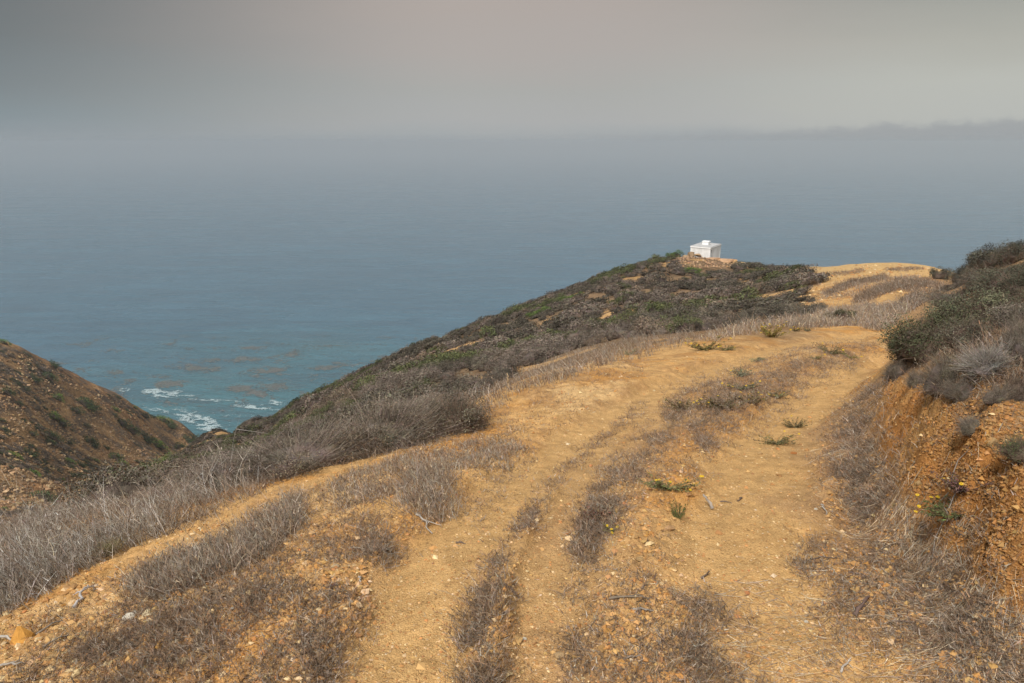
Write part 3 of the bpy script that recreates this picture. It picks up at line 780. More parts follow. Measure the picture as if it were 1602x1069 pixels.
for pts, n_, h in WEEDS:
    x, y = in_strip([(a_, b_, w_*1.25) for a_, b_, w_ in pts], int(n_*1.35))
    m_ = fbm(x*4.5, y*4.5, 3, 221) > rng.normal(-.22, .2, len(x)); x, y = x[m_], y[m_]
    tufts(A, x, y, 4.5, .034, h*.88, .0024, (C_BROWN, C_MAUVE, C_GREY, C_DARK), (.36, .26, .16, .22), lean=.75, twig=3, droop=.25)
# grey undergrowth between the shrubs above the cut
x, y = in_area([(1400,575),(1440,520),(1500,450),(1540,420),(1620,400),(1620,620),(1540,600),(1450,585)], 4200, None)
m_ = fbm(x*1.2, y*1.2, 3, 251) > -.25; x, y = x[m_], y[m_]
tufts(A, x, y, 6, .06, .065, .003, (C_BROWN, C_MAUVE, C_GREY, C_DARK), (.3, .2, .08, .42), lean=.6, twig=2)
# ragged sparse cover thinning out from the thicker patches
for poly, n_, h in (([(-40,1110),(60,1010),(200,935),(380,900),(520,850),(560,900),(470,1000),(420,1110)], 2600, .055),
                    ([(380,900),(500,770),(640,735),(700,760),(620,880),(520,960),(430,940)], 1500, .05),
                    ([(520,770),(640,690),(800,640),(900,590),(1040,560),(1000,600),(860,680),(760,760),(640,790)], 2200, .05),
                    ([(900,1110),(890,900),(960,780),(1040,760),(1110,900),(1160,1110)], 1500, .045),
                    ([(1230,1110),(1250,860),(1330,780),(1420,860),(1602,1010),(1640,1110)], 2400, .05),
                    ([(960,760),(1020,680),(1120,640),(1200,640),(1140,720),(1060,790)], 900, .06)):
    x, y = in_area(poly, n_*2, None)
    m_ = (fbm(x*3.1, y*3.1, 4, 241) > rng.normal(.05, .18, len(x))) & (near_masks(x, y) < .5); x, y = x[m_], y[m_]
    tufts(A, x, y, 4, .03, h, .0024, (C_BROWN, C_MAUVE, C_GREY, C_DARK), (.34, .26, .16, .24), lean=.8, twig=3, droop=.3)
x, y = in_area([(-20,1010),(150,905),(330,830),(480,765),(620,725),(620,760),(470,800),(330,862),(200,925),(60,1010)], 2600, None)
m_ = fbm(x*2.3, y*2.3, 4, 261) > rng.normal(.18, .15, len(x)); x, y = x[m_], y[m_]
tufts(A, x, y, 5, .035, .075, .0026, (C_BROWN, C_MAUVE, C_GREY, C_DARK), (.34, .26, .2, .2), lean=.6, twig=2, droop=.2)
# sparse everywhere
x, y = in_area([(0,1100),(0,1000),(300,860),(560,760),(800,660),(1000,590),(1350,560),(1380,700),(1602,1000),(1602,1100)], 7000, None)
m_ = near_masks(x, y) < .3; x, y = x[m_], y[m_]
m_ = fbm(x*2, y*2, 3, 211) > .1; x, y = x[m_], y[m_]
tufts(A, x, y, 4, .02, .045, .0024, (C_BROWN, C_MAUVE, C_GREY, C_DARK), (.35, .3, .15, .2), lean=.9, twig=2, droop=.3)
g = link('low_weeds', A.mesh('low_weeds', (M_DRY,))); tag(g, 'low brown withered weeds between and beside the wheel ruts', 'weeds', kind='stuff')

# straw and twig litter lying flat
A = Acc()
def litter(x, y, ln, wd, cols, p, z=.004):
    n_ = len(x); a = rng.uniform(0, np.pi*2, n_)
    l_ = ln*np.exp(np.clip(rng.normal(0, .5, n_), -1.2, .8))
    d = np.stack([np.cos(a), np.sin(a), np.zeros(n_)], 1)
    x1, y1 = x+d[:, 0]*l_, y+d[:, 1]*l_
    z0, z1 = HZ(x, y)+z, HZ(x1, y1)+z
    d[:, 2] = (z1-z0)/l_+rng.normal(0, .12, n_); d = unit(d)
    ribbons(A, np.stack([x, y, z0+.003], 1), d, l_, np.full(n_, wd), rng.normal(0, .12, (n_, 3))*[1, 1, .3], palette(n_, cols, p), 2)
x, y = in_strip([(1602,1070,90),(1500,960,90),(1400,860,80),(1340,760,55),(1330,680,40),(1365,610,20)], 9000)
litter(x, y, .055, .0026, (C_STRAW, C_GREY, C_BROWN, C_DARK), (.4, .25, .2, .15))
x, y = in_area([(0,1100),(0,1000),(300,860),(560,760),(800,660),(1000,590),(1350,560),(1380,700),(1602,1000),(1602,1100)], 12000, None)
m_ = near_masks(x, y) < rng.uniform(.2, 1.2, len(x)); x, y = x[m_], y[m_]
litter(x, y, .03, .0022, (C_STRAW, C_GREY, C_BROWN, C_DARK), (.2, .2, .25, .35))
x, y = in_area([(1380,600),(1602,560),(1602,1000),(1480,860),(1400,760)], 1500, None)
litter(x, y, .05, .0026, (C_STRAW, C_GREY, C_BROWN, C_DARK), (.12, .2, .28, .4))
x, y = in_area([(1050,900),(1300,880),(1602,1000),(1602,1100),(1100,1100)], 2600, None)
litter(x, y, .07, .0026, (C_STRAW, C_GREY, C_BROWN), (.5, .25, .25))
g = link('plant_litter', A.mesh('plant_litter', (M_DRY,))); tag(g, 'straw and twig litter strewn over the dirt', 'litter', kind='stuff')

# ------------------------------------------------------------------ gravel
S_COLS = ((.50, .30, .12), (.42, .22, .08), (.62, .44, .24), (.33, .18, .075), (.60, .47, .32), (.48, .22, .08))
def pebbles(acc, x, y, size, sink=.25, cols=S_COLS, p=(.32, .27, .19, .15, .012, .058), flat=.55):
    n_ = len(x)
    s = size*np.exp(np.clip(rng.normal(0, .45, n_), -1, .85))
    v = OCT_V[None]*(1+rng.normal(0, .22, (n_, 6, 1)))+rng.normal(0, .18, (n_, 6, 3))
    a = rng.uniform(0, 2*np.pi, n_); c_, s_ = np.cos(a)[:, None], np.sin(a)[:, None]
    asp = rng.uniform(.6, 1, n_)[:, None]
    X_, Y_, Z_ = v[..., 0], v[..., 1]*asp, v[..., 2]*flat
    vx = (X_*c_-Y_*s_)*s[:, None]+x[:, None]; vy = (X_*s_+Y_*c_)*s[:, None]+y[:, None]
    vz = Z_*s[:, None]+(HZ(x, y)+s*flat*(.5-sink))[:, None]
    f = (OCT_F[None]+(np.arange(n_)*6)[:, None, None]).reshape(-1, 3)
    acc.add(np.stack([vx, vy, vz], -1).reshape(-1, 3), f, np.repeat(palette(n_, cols, p, .12), 6, axis=0))
A = Acc()
NEARP = [(-60,1120),(-60,900),(240,840),(450,770),(640,690),(800,640),(1000,570),(1200,530),(1380,530),(1420,620),(1602,640),(1662,1120)]
def nobank(x, y):
    z_ = base_z(x, y); a_, b_, _ = project(x, y, z_); m_ = ((bank_mask(a_, b_, np.hypot(x, y)) < .3) & ~((a_ > 1400) & (b_ < 900))) | (rng.random(len(x)) < .06)
    return x[m_], y[m_]
x, y = nobank(*in_area(NEARP, 42000, None)); pebbles(A, x, y, .0042)
x, y = nobank(*in_area(NEARP, 9000, None)); m_ = near_masks(x, y) < rng.uniform(.1, 1, len(x)); pebbles(A, x[m_], y[m_], .009)
x, y = nobank(*in_area(NEARP, 12000, 9)); pebbles(A, x, y, .011)
x, y = in_area([(0,1100),(0,960),(250,880),(420,900),(300,1100)], 1800, None); pebbles(A, x, y, .013)
x, y = in_area([(440,960),(560,870),(600,960),(440,1080)], 900, None); pebbles(A, x, y, .011)
x, y = in_area([(1380,600),(1602,560),(1602,980),(1480,860),(1400,760)], 16000, None); pebbles(A, x, y, .0050, cols=((.36,.18,.060), (.33,.16,.05), (.40,.23,.09), (.25,.13,.05)), p=(.35, .3, .2, .15), flat=1.0)
x, y = in_area([(1240,425),(1300,410),(1480,416),(1450,470),(1380,460),(1250,480)], 1600, None); pebbles(A, x, y, .05)
x, y = nobank(*in_area(NEARP, 30000, None)); m_ = (near_masks(x, y) < .4) & (fbm(x*1.5, y*1.5, 3, 88) > -.15); pebbles(A, x[m_], y[m_], .0085, cols=((.50,.29,.11), (.46,.23,.07), (.40,.22,.09)), p=(.5, .3, .2), flat=.7)
g = link('gravel', A.mesh('gravel', (M_DRY,))); tag(g, 'loose ochre gravel and crumbs of stone on the dirt track', 'gravel', kind='stuff')

# ------------------------------------------------------------------ shrubs
def shrub_proto(seed, lobes, nl, lsize, nt, leafc, twigc, aspect=.5, flat=.72, core=1, twl=.35, tww=.012, outw=.6, lv=.22):
    """unit shrub: radius 1, height about 1; returns arrays for foliage and branches"""
    r = np.random.default_rng(seed)
    rad = np.sqrt(r.random(lobes))*.72; th = r.uniform(0, 2*np.pi, lobes)
    lc = np.stack([rad*np.cos(th), rad*np.sin(th), (.62*np.sqrt(np.clip(1-rad**2, 0, 1))+r.normal(0, .07, lobes))], 1)
    lc[:, 2] *= r.uniform(.55, 1.05, lobes)
    lr = r.uniform(.2, .4, lobes)*(1.0 if lobes < 12 else .85)
    fa = Acc()
    tone = np.exp(r.normal(0, .3, lobes))
    k_ = r.integers(0, lobes, nl); n_ = unit(r.normal(size=(nl, 3))+[0, 0, .35])
    pos = lc[k_]+n_*(lr[k_]*r.uniform(.55, 1.12, nl))[:, None]*[1, 1, .85]
    pos[:, 2] = np.where(pos[:, 2] < 0, r.uniform(0, .25, nl), pos[:, 2])
    out = unit(n_*outw+r.normal(0, .6, (nl, 3))+[0, 0, .25])
    leaves(fa, pos, out, lsize*r.uniform(.6, 1.3, nl), aspect, colvar(leafc, nl, lv, r)*tone[k_][:, None], r)
    br = Acc()
    if core:  # dark inner dome for the dense twigs, added to block light
        v, f = (ICO2, ICO3)[core-1] if core < 3 else ICO3
        d = v[:, :3].copy()
        R = np.full(len(d), .35)
        for c_, l_ in zip(lc, lr):
            dd = unit(c_[None]+[0, 0, .01]); R = np.maximum(R, (np.linalg.norm(c_)+l_*.45)*np.clip((d@dd[0])*2-1, 0, 1))
        vv = d*(R*.72)[:, None]; vv[:, 2] = np.maximum(vv[:, 2], -.25)
        br.add(vv, f, colvar(twigc, len(vv), .2, r))
    if nt:
        k_ = r.integers(0, lobes, nt)
        b0 = r.normal(0, .16, (nt, 3)); b0[:, 2] = np.abs(b0[:, 2])*.3
        tgt = lc[k_]+unit(r.normal(size=(nt, 3))+[0, 0, .2])*lr[k_][:, None]*r.uniform(.7, 1.2, (nt, 1))
        s = r.uniform(0, .75, nt)[:, None]
        p0 = b0*(1-s)+tgt*s; d = tgt-p0; ln = np.linalg.norm(d, axis=1)
        ribbons(br, p0, unit(d), np.minimum(ln, 3)*r.uniform(.6, 1.15, nt)*(twl/.35), tww*r.uniform(.5, 1.5, nt), r.normal(0, .2, (nt, 3)), colvar(twigc, nt, .3, r)*1.5, 2, .05, r)
    return fa, br
SAGE = (.140, .112, .090); SAGE2 = (.100, .086, .064); OLIVE = (.080, .088, .036); GREEN = (.080, .128, .024); DKGREEN = (.035, .056, .020)
BROWNSH = (.165, .125, .09); TWIG = (.105, .082, .065); TWIGD = (.06, .045, .035)
def join(fa, br):
    a = Acc()
    for q_ in (fa, br):
        if q_.n:
            v, f, t, c = q_.arrays(); o = a.n
            a.v.append(v); a.f.append(f+o); a.t.append(t); a.c.append(c); a.n += len(v)
    return a
def grad(x, y, e=.7):
    g1, g2 = (base_z(x+e, y)-base_z(x-e, y))/(2*e), (base_z(x, y+e)-base_z(x, y-e))/(2*e)
    m = np.hypot(g1, g2); lim = np.where(np.hypot(x, y) < 24, .27, .9); k = np.minimum(1, lim/(m+1e-6)); return g1*k, g2*k
FAR = {}
for nm, c_, t_ in (('sage', SAGE, TWIG), ('dark', SAGE2, TWIGD), ('brown', BROWNSH, TWIG), ('olive', OLIVE, TWIGD), ('green', GREEN, TWIGD), ('dkgreen', DKGREEN, TWIGD)):
    FAR[nm] = [join(*shrub_proto(900+i*7+len(nm)*31, 9, 430, .07, 30, c_, t_, core=1, tww=.02, lv=.12)) for i in range(3)]
MID = {}
for nm, c_, t_ in (('sage', SAGE, TWIG), ('dark', SAGE2, TWIGD), ('brown', BROWNSH, TWIG), ('green', GREEN, TWIGD), ('olive', OLIVE, TWIGD)):
    MID[nm] = [join(*shrub_proto(500+i*11+len(nm)*17, 14, 3200, .027, 240, c_, t_, core=2, tww=.010, lv=.16)) for i in range(3)]
MESH = {}
def proto_mesh(table, tn, nm, i):
    k_ = (tn, nm, i)
    if k_ not in MESH: MESH[k_] = table[nm][i].mesh('%s_shrub' % nm, (M_PLANT,))
    return MESH[k_]
def merge_in(acc, proto, x, y, rx, ry, h, rot, tone, gx, gy, z, pa=None):
    v, f, t, c = pa if pa else proto.arrays()
    cs, sn = math.cos(rot), math.sin(rot)
    X_, Y_ = v[:, 0]*rx, v[:, 1]*ry
    xx, yy = X_*cs-Y_*sn, X_*sn+Y_*cs
    zz = v[:, 2]*h+gx*xx+gy*yy+z
    acc.v.append(np.stack([xx+x, yy+y, zz], 1).astype(np.float32)); acc.f.append(f+acc.n); acc.t.append(t); acc.c.append((c*tone).astype(np.float32)); acc.n += len(v)
def place_shrub(name, me, x, y, rx, ry, h, rot, gx, gy, z):
    o = link(name, me)
    nrm = Vector((-gx*.85, -gy*.85, 1)).normalized()
    qn = Vector((0, 0, 1)).rotation_difference(nrm)
    o.rotation_mode = 'QUATERNION'
    o.rotation_quaternion = qn @ Matrix.Rotation(rot, 3, 'Z').to_quaternion()
    o.location = (x, y, z); o.scale = (rx, ry, h); return o

# scrub covering the slope below the ridge
def scrub_slope():
    st = 1.0
    gx_, gy_ = np.meshgrid(np.arange(-90, 66, st), np.arange(6, 175, st), indexing='ij')
    x = gx_.ravel()+rng.uniform(-.42, .42, gx_.size)*st; y = gy_.ravel()+rng.uniform(-.42, .42, gx_.size)*st
    z = base_z(x, y); d = np.hypot(x, y)
    px, py, fw = project(x, y, z)
    poly = [(20,830),(120,785),(190,748),(255,722),(290,700),(320,674),(350,672),(400,652),(500,600),(640,535),(800,478),(930,428),(1030,398),(1090,428),(1150,424),(1250,424),(1275,440),(1310,462),(1285,492),(1180,508),(1000,530),(900,556),(790,598),(700,650),(600,675),(450,715),(350,742),(250,795),(130,825)]
    ok = in_poly(px, py, poly) & (d > 11)
    az_ = np.degrees(np.arctan2(x, y))
    back = (d > 78) & (d < 125) & (az_ > -24) & (az_ < 22)                 # the far side of the spur
    ok |= back & (rng.random(len(x)) < .8)
    ok &= np.hypot(x-HUT_C[0], y-HUT_C[1]) > 5.5
    opn = fbm(x*.16, y*.22, 3, 101)
    ok &= (opn < .42) | (rng.random(len(x)) < .15)
    ok &= rng.random(len(x)) < .93
    # pebbly clearings seen on the slope
    for cx, cy, rx, ry in ((1050,435,14,7),(940,470,22,6),(952,493,8,8),(1070,463,18,7),(990,440,10,4),(838,505,10,4),(720,588,12,6),(575,575,10,4),(778,560,12,5),(1210,470,8,12),(1190,440,14,4),(905,468,10,4),(1280,462,20,8),(1150,500,30,4),(610,560,16,3),(690,530,20,3)):
        ok &= ((px-cx)/rx/1.25)**2+((py-cy)/ry/1.35)**2 > 1
    ok &= ~(((px-1105)/52)**2+((py-408)/18)**2 < 1)
    x, y, d, px, py = x[ok], y[ok], d[ok], px[ok], py[ok]
    z = HZ(x, y); gx, gy = grad(x, y)
    n_ = len(x)
    big = np.exp(rng.normal(0, .28, n_))
    r = np.clip(.74*big, .34, 1.5); h = r*rng.uniform(.65, 1.05, n_)
    kindn = fbm(x*.09, y*.09, 3, 301)+rng.normal(0, .13, n_)
    kinds = np.where(kindn > .2, 'dark', np.where(kindn < -.33, 'olive', np.where(rng.random(n_) < .2, 'brown', 'sage')))
    # which show largest in the view
    zt = (CAMZ-z)/d; vis = np.zeros(n_, bool)
    a_ = np.arctan2(x, y)
    for i in range(n_):
        ls = np.linspace(math.log(3), math.log(d[i]*.97), 60)
        T = (CAMZ-grid_eval(Zg, np.full(60, a_[i]), ls))/np.exp(ls)
        vis[i] = T.min() > zt[i]-.55*h[i]/d[i]
    vis &= (px > 0) & (px < 1602)
    score = np.where(vis, r/d, 0)
    order = np.argsort(-score); single = np.zeros(n_, bool); single[order[:300]] = True
    acc = Acc()
    names = dict(sage='grey_sagebrush', dark='dark_sagebrush', brown='brown_buckwheat_bush', olive='olive_shrub')
    labs = dict(sage='low rounded grey sagebrush mound on the scrubby slope left of the track', dark='low dark grey green sagebrush mound on the scrubby slope left of the track',
                brown='low brown dried out bush mound on the scrubby slope left of the track', olive='low olive green shrub mound on the scrubby slope left of the track')
    cache = {}
    for i in range(n_):
        k_ = kinds[i]; j = i % 3; rot = rng.uniform(0, 6.28)
        rx, ry = r[i]*1.15, r[i]*rng.uniform(.75, 1.0)
        if single[i]:
            near = d[i] < 34
            me = proto_mesh(MID if near else FAR, 'm' if near else 'f', k_, j)
            o = place_shrub(names[k_], me, x[i], y[i], rx, ry, h[i], rot, gx[i], gy[i], z[i]-.06)
            tag(o, labs[k_], 'shrub', '%s mounds on the slope' % names[k_].replace('_', ' '))
        else:
            near = d[i] < 26
            key = (near, k_, j)
            if key not in cache: cache[key] = (MID if near else FAR)[k_][j].arrays()
            merge_in(acc, None, x[i], y[i], rx, ry, h[i], rot, float(np.exp(rng.normal(0, .16))), gx[i], gy[i], z[i]-.06, cache[key])
    o = link('slope_scrub', acc.mesh('slope_scrub', (M_PLANT,))); tag(o, 'dense grey sage scrub blanketing the slope below the hut', 'scrub', kind='stuff')
    print('scrub', n_, 'faces', sum(len(t) for t in acc.t))
scrub_slope()

def at_pix(px, py, dmin=.9):
    p = G(px, py, dmin); d = math.hypot(p.x, p.y)
    _, _, fw = project(np.array([p.x]), np.array([p.y]), np.array([p.z])); return p, d, float(fw[0])
def px_shrub(px, py, wpx, hpx, table, tn, nm, j, name, label, cat='shrub', group=None, rot=None, dmin=.9, thin=1.0):
    p, d, fw = at_pix(px, py, dmin)
    r = wpx/2*fw/F; h = hpx*fw/F
    gx, gy = grad(np.array([p.x]), np.array([p.y]), max(.3, r*.6))
    o = place_shrub(name, proto_mesh(table, tn, nm, j), p.x, p.y, r, r*thin, h, rot if rot is not None else random.uniform(-.4, .4), float(gx[0]), float(gy[0]), p.z-.08*h)
    tag(o, label, cat, group); return o
# green patches in the scrub (photo x, y of the foot, width, height)
for i, (a, b, w, h, kd, lab) in enumerate([
    (587,590,46,10,'green','bright green flat shrub on the spur, just above the shore water line'),
    (632,580,26,8,'green','small green shrub low on the spur beside the flat bright one'),
    (676,562,26,9,'olive','olive green bush midway down the spur'),
    (760,560,50,14,'olive','broad olive bush at the middle of the scrub slope'),
    (790,541,38,9,'green','yellow green cushion bush under a sandy break on the scrub slope'),
    (783,520,40,8,'green','flat green shrub close to the skyline of the spur'),
    (845,493,46,14,'green','vivid green patch of shrub at the skyline end of the long green strip'),
    (868,480,50,16,'olive','olive green shrub in the middle of the long green strip'),
    (888,474,44,12,'green','green shrub at the upper end of the long green strip'),
    (905,468,22,8,'green','small bright green shrub beside the sandy scar below the skyline'),
    (940,446,64,16,'olive','large dark olive bush bulging on the skyline left of the hut'),
    (1086,425,44,12,'green','bright green bush at the foot of the rock outcrop below the hut'),
    (1056,403,30,14,'green','green bush on the skyline just left of the hut'),
    (1020,418,26,9,'dark','dark rounded bush on the skyline near the outcrop'),
    (452,664,50,12,'olive','olive shrub where the spur drops toward the cove'),
    (480,650,44,10,'green','green shrub on the lower spur above the cove')]):
    if kd == 'dark': px_shrub(a, b, w, h, MID, 'm', 'dark', i % 3, 'dark_shrub', lab)
    else: px_shrub(a, b, w*1.1, h*1.35, MID, 'm', kd, i % 3, 'green_shrub' if kd == 'green' else 'olive_shrub', lab, rot=.2, thin=.8, dmin=20)
# flank of the canyon on our side
for a, b, w, lab in ((338, 693, 44, 'low olive bush on the very tip of the spur above the surf'), (318, 694, 36, 'low olive bush just left of the spur tip above the surf'), (356, 697, 40, 'low olive bush just right of the spur tip above the surf')):
    px_shrub(a, b, w, 7, MID, 'm', 'olive', a % 3, 'olive_shrub', lab, dmin=60)
for i, (a, b, w, h, kd, lab) in enumerate([
    (150,786,80,20,'green','bright green spreading bush at the canyon mouth beyond the grass'),
    (250,735,80,26,'green','large dark green bush on the near canyon flank'),
    (290,722,64,20,'olive','olive bush above the large dark green one on the canyon flank'),
    (315,702,44,14,'green','green bush highest on the canyon flank below the surf'),
    (258,748,30,9,'green','small bright green bush beneath the large dark green one'),
    (215,745,34,16,'olive','olive bush on the left end of the canyon flank thicket')]):
    px_shrub(a, b, w, h, MID, 'm', kd, i % 3, 'canyon_bush', lab, rot=.2, thin=.8, dmin=24)

# shrubs on the hillside across the canyon
HILLSH = [(6,545,20),(55,592,24),(37,608,16),(12,626,22),(89,622,22),(117,643,22),(128,628,30),(142,638,34),(181,642,14),(73,590,26),(86,580,22),(50,682,16),(17,706,26),(47,710,26),(106,692,16),(78,694,16),
    (84,655,26),(96,664,22),(138,690,24),(147,697,20),(53,745,22),(62,774,42),(9,773,16),(45,785,14),(109,726,18),(128,732,18),(136,757,24),(178,718,26),(192,728,20),(190,664,26),(205,674,26),(230,688,30),(246,696,30),(280,699,22),(296,692,24),(224,650,20),(256,662,26),(268,670,22),(303,686,20),(3,660,12),(4,792,16),(133,663,12),(25,600,10),(166,700,12),(150,720,10),(30,640,14),(70,640,10),(110,670,10),(210,640,10),(240,655,10),(178,650,10),(70,722,10),(95,745,12),(20,740,10)]
for i, (a, b, w) in enumerate(HILLSH):
    place = 'near the skyline' if b < 600+a*.3 else ('low down' if b > 720 else 'half way up')
    size = 'big' if w >= 26 else ('middling' if w >= 18 else 'small')
    wds = 'toward the cove' if a > 200 else ('at mid slope' if a > 95 else 'left of the rest')
    kd = 'dkgreen' if i % 4 else 'green'
    p, d, fw = at_pix(a, b, 90)
    o = px_shrub(a, b, w*1.5, w*.46, FAR, 'f', kd, i % 3, 'hillside_shrub', '%s %s green shrub on the orange far hillside %s %s' % (size, 'bright' if kd == 'green' else 'dark', place, wds), group='shrubs on the hillside across the canyon', dmin=90, rot=random.uniform(-.3, .3), thin=.75)
def hill_cover():
    acc = Acc(); cache = {}
    x, y = in_area([(-60,520),(0,545),(100,585),(200,632),(330,690),(368,697),(240,735),(150,790),(0,815),(-60,815)], 4300, None)
    m_ = (fbm(x*.05, y*.05, 3, 401) > .02) & (np.hypot(x, y) > 95); x, y = x[m_], y[m_]
    gx, gy = grad(x, y, 1.5); z = HZ(x, y)
    for i in range(len(x)):
        k_ = ('sage', 'brown', 'dark', 'dkgreen')[i % 4]; r = .75*math.exp(rng.normal(0, .4))
        if (k_, 0) not in cache: cache[(k_, 0)] = FAR[k_][0].arrays()
        merge_in(acc, None, x[i], y[i], r, r, r*.6, rng.uniform(0, 6), 1.0, gx[i], gy[i], z[i]-.05, cache[(k_, 0)])
    o = link('hillside_brush', acc.mesh('hillside_brush', (M_PLANT,))); tag(o, 'thin grey brown brush scattered over the hillside across the canyon', 'brush', kind='stuff')
    a2 = Acc()
    x, y = in_area([(-60,520),(0,545),(100,585),(200,632),(330,690),(240,735),(150,790),(0,815),(-60,815)], 15000, None)
    m_ = np.hypot(x, y) > 95
    pebbles(a2, x[m_], y[m_], .22, cols=((.38,.245,.13), (.30,.175,.09), (.44,.31,.18), (.20,.145,.10)), p=(.35, .3, .2, .15), flat=.8)
    o = link('hillside_rubble', a2.mesh('hillside_rubble', (M_DRY,))); tag(o, 'broken orange rubble covering the hillside across the canyon', 'rubble', kind='stuff')
hill_cover()

# ------------------------------------------------------------------ near shrubs with branches of their own
def near_shrub(px, py, wpx, hpx, name, label, leafc, twigc, nl=5000, nt=2600, ls=.02, lobes=16, seed=1, depth=1.0, dmin=.9, asp=.45, tww=.009, group=None, rot=0.0, core=2, dz=0):
    p, d, fw = at_pix(px, py, dmin)
    r = wpx/2*fw/F; h = hpx*fw/F
    fa, br = shrub_proto(seed, lobes, nl, ls, nt, leafc, twigc, aspect=asp, core=core, tww=tww)
    root = empty(name, (p.x, p.y, p.z-.06*h+dz)); tag(root, label, 'shrub', group)
    gx, gy = grad(np.array([p.x]), np.array([p.y]), max(.3, r*.6))
    root.rotation_euler = (0, 0, rot); 
    for a_, nm, m in ((fa, 'foliage', M_PLANT), (br, 'branches', M_DRY)):
        if not a_.n: continue
        v, f, t, c = a_.arrays(); v = v*np.array([r, r*depth, h])
        cs, sn = math.cos(rot), math.sin(rot)
        v[:, 2] += (float(gx[0])*(v[:, 0]*cs-v[:, 1]*sn)+float(gy[0])*(v[:, 0]*sn+v[:, 1]*cs))*.9
        link(nm, raw_mesh(nm, v, f, t, c, False, (m,)), root)
    return root
GRYTW = (.145, .118, .095); BRTW = (.15, .11, .085); SILV = (.36, .33, .31); LEAFD = (.10, .10, .055); LEAFG = (.13, .13, .075)
near_shrub(720, 676, 160, 86, 'gnarled_shrub', 'dark gnarled twiggy shrub overhanging the edge of the track, end of the long thicket', (.12, .105, .075), (.13, .095, .07), seed=11, nl=5000, nt=4200, depth=.8)
near_shrub(600, 704, 240, 108, 'thicket_shrub', 'broad grey brown thicket bush between the gnarled shrub and the grass crest', (.15, .12, .085), GRYTW, seed=12, nl=5000, nt=5200, ls=.014, tww=.006)
near_shrub(470, 736, 250, 100, 'thicket_shrub', 'grey brown thicket bush in front of the cove, sloping with the crest', (.15, .12, .085), GRYTW, seed=13, nl=5000, nt=5200, ls=.014, tww=.006)
near_shrub(370, 762, 210, 80, 'thicket_shrub', 'low grey thicket bush directly under the canyon mouth', (.19, .165, .14), GRYTW, seed=14, nl=4000, nt=4600, ls=.014, tww=.006)
near_shrub(660, 660, 180, 66, 'thicket_shrub', 'grey brown bush behind the gnarled shrub, against the scrub slope', (.17, .145, .115), GRYTW, seed=15, nl=4000, nt=4000, ls=.014, tww=.006)
near_shrub(250, 792, 150, 42, 'thicket_shrub', 'low brown thicket bush on the grass crest below the canyon greens', (.17, .14, .11), BRTW, seed=16, nl=3000, nt=3600, ls=.014, tww=.006)
near_shrub(70, 828, 140, 34, 'thicket_shrub', 'low brown bush on the grass crest nearest the orange hillside', (.17, .14, .11), BRTW, seed=17, nl=3000, nt=3600, ls=.014, tww=.006)
GRYTW = (.105, .085, .066); BRTW = (.085, .062, .046)
# right-hand bank
near_shrub(1455, 555, 170, 88, 'dark_leafy_shrub', 'large dark olive leafy shrub at the bend on top of the cut bank', (.062, .064, .032), BRTW, seed=21, nl=9000, nt=1800, ls=.022, lobes=24)
near_shrub(1530, 505, 170, 70, 'dark_leafy_shrub', 'dark olive leafy shrub above and beyond the large one at the bend', (.085, .085, .05), BRTW, seed=22, nl=7000, nt=1500, ls=.022, lobes=20)
near_shrub(1475, 612, 130, 76, 'twiggy_shrub', 'grey brown fine twigged shrub in front of the large olive one', (.15, .13, .085), GRYTW, seed=23, nl=3500, nt=5200, ls=.012, tww=.006)
near_shrub(1580, 470, 130, 66, 'dark_leafy_shrub', 'dark shrub on the upper slope beneath the skyline bushes', (.08, .08, .052), BRTW, seed=24, nl=6000, nt=1500, ls=.022, lobes=20)
near_shrub(1545, 585, 120, 66, 'grey_shrub', 'wiry grey shrub with bare forked stems beside the pale boulder', (.14, .125, .10), (.18, .16, .14), seed=25, nl=1500, nt=4200, ls=.010, tww=.008, core=1)
near_shrub(1600, 560, 120, 80, 'spiky_shrub', 'spiky grey brown tuft shrub above the pale boulder', (.20, .165, .13), GRYTW, seed=26, nl=1500, nt=5200, ls=.010, tww=.006)
near_shrub(1598, 625, 90, 54, 'spiky_shrub', 'spiky brown tuft shrub under the pale boulder at the top of the cut', (.17, .13, .10), BRTW, seed=27, nl=1200, nt=4200, ls=.010, tww=.007)
near_shrub(1398, 600, 52, 40, 'twiggy_shrub', 'small dry brown shrub on the corner of the cut bank', (.22, .17, .13), GRYTW, seed=28, nl=700, nt=2200, ls=.014, tww=.010, core=1)
near_shrub(1430, 618, 46, 38, 'twiggy_shrub', 'small dry tan shrub beside the one on the corner of the cut', (.25, .18, .11), GRYTW, seed=29, nl=700, nt=2200, ls=.014, tww=.010, core=1)
near_shrub(1550, 422, 96, 50, 'skyline_shrub', 'dark bush standing against the sea on the skyline of the near slope', (.07, .068, .05), BRTW, seed=30, nl=5000, nt=1000, ls=.026, lobes=18)
near_shrub(1512, 430, 62, 38, 'skyline_shrub', 'small dark bush at the low end of the near skyline', (.07, .068, .05), BRTW, seed=31, nl=4000, nt=900, ls=.03, lobes=14)
near_shrub(1594, 408, 80, 48, 'skyline_shrub', 'highest dark bush on the near skyline, cut by the frame edge', (.07, .068, .05), BRTW, seed=32, nl=5000, nt=900, ls=.026, lobes=18)
near_shrub(1470, 438, 46, 24, 'dark_shrub', 'dark round bush beside the far end of the sandy track', (.09, .085, .06), BRTW, seed=33, nl=3000, nt=700, ls=.035, lobes=12)
near_shrub(1500, 445, 54, 20, 'dark_shrub', 'low brown bush right of the round one by the far sandy track', (.11, .09, .07), BRTW, seed=34, nl=3000, nt=700, ls=.035, lobes=12)
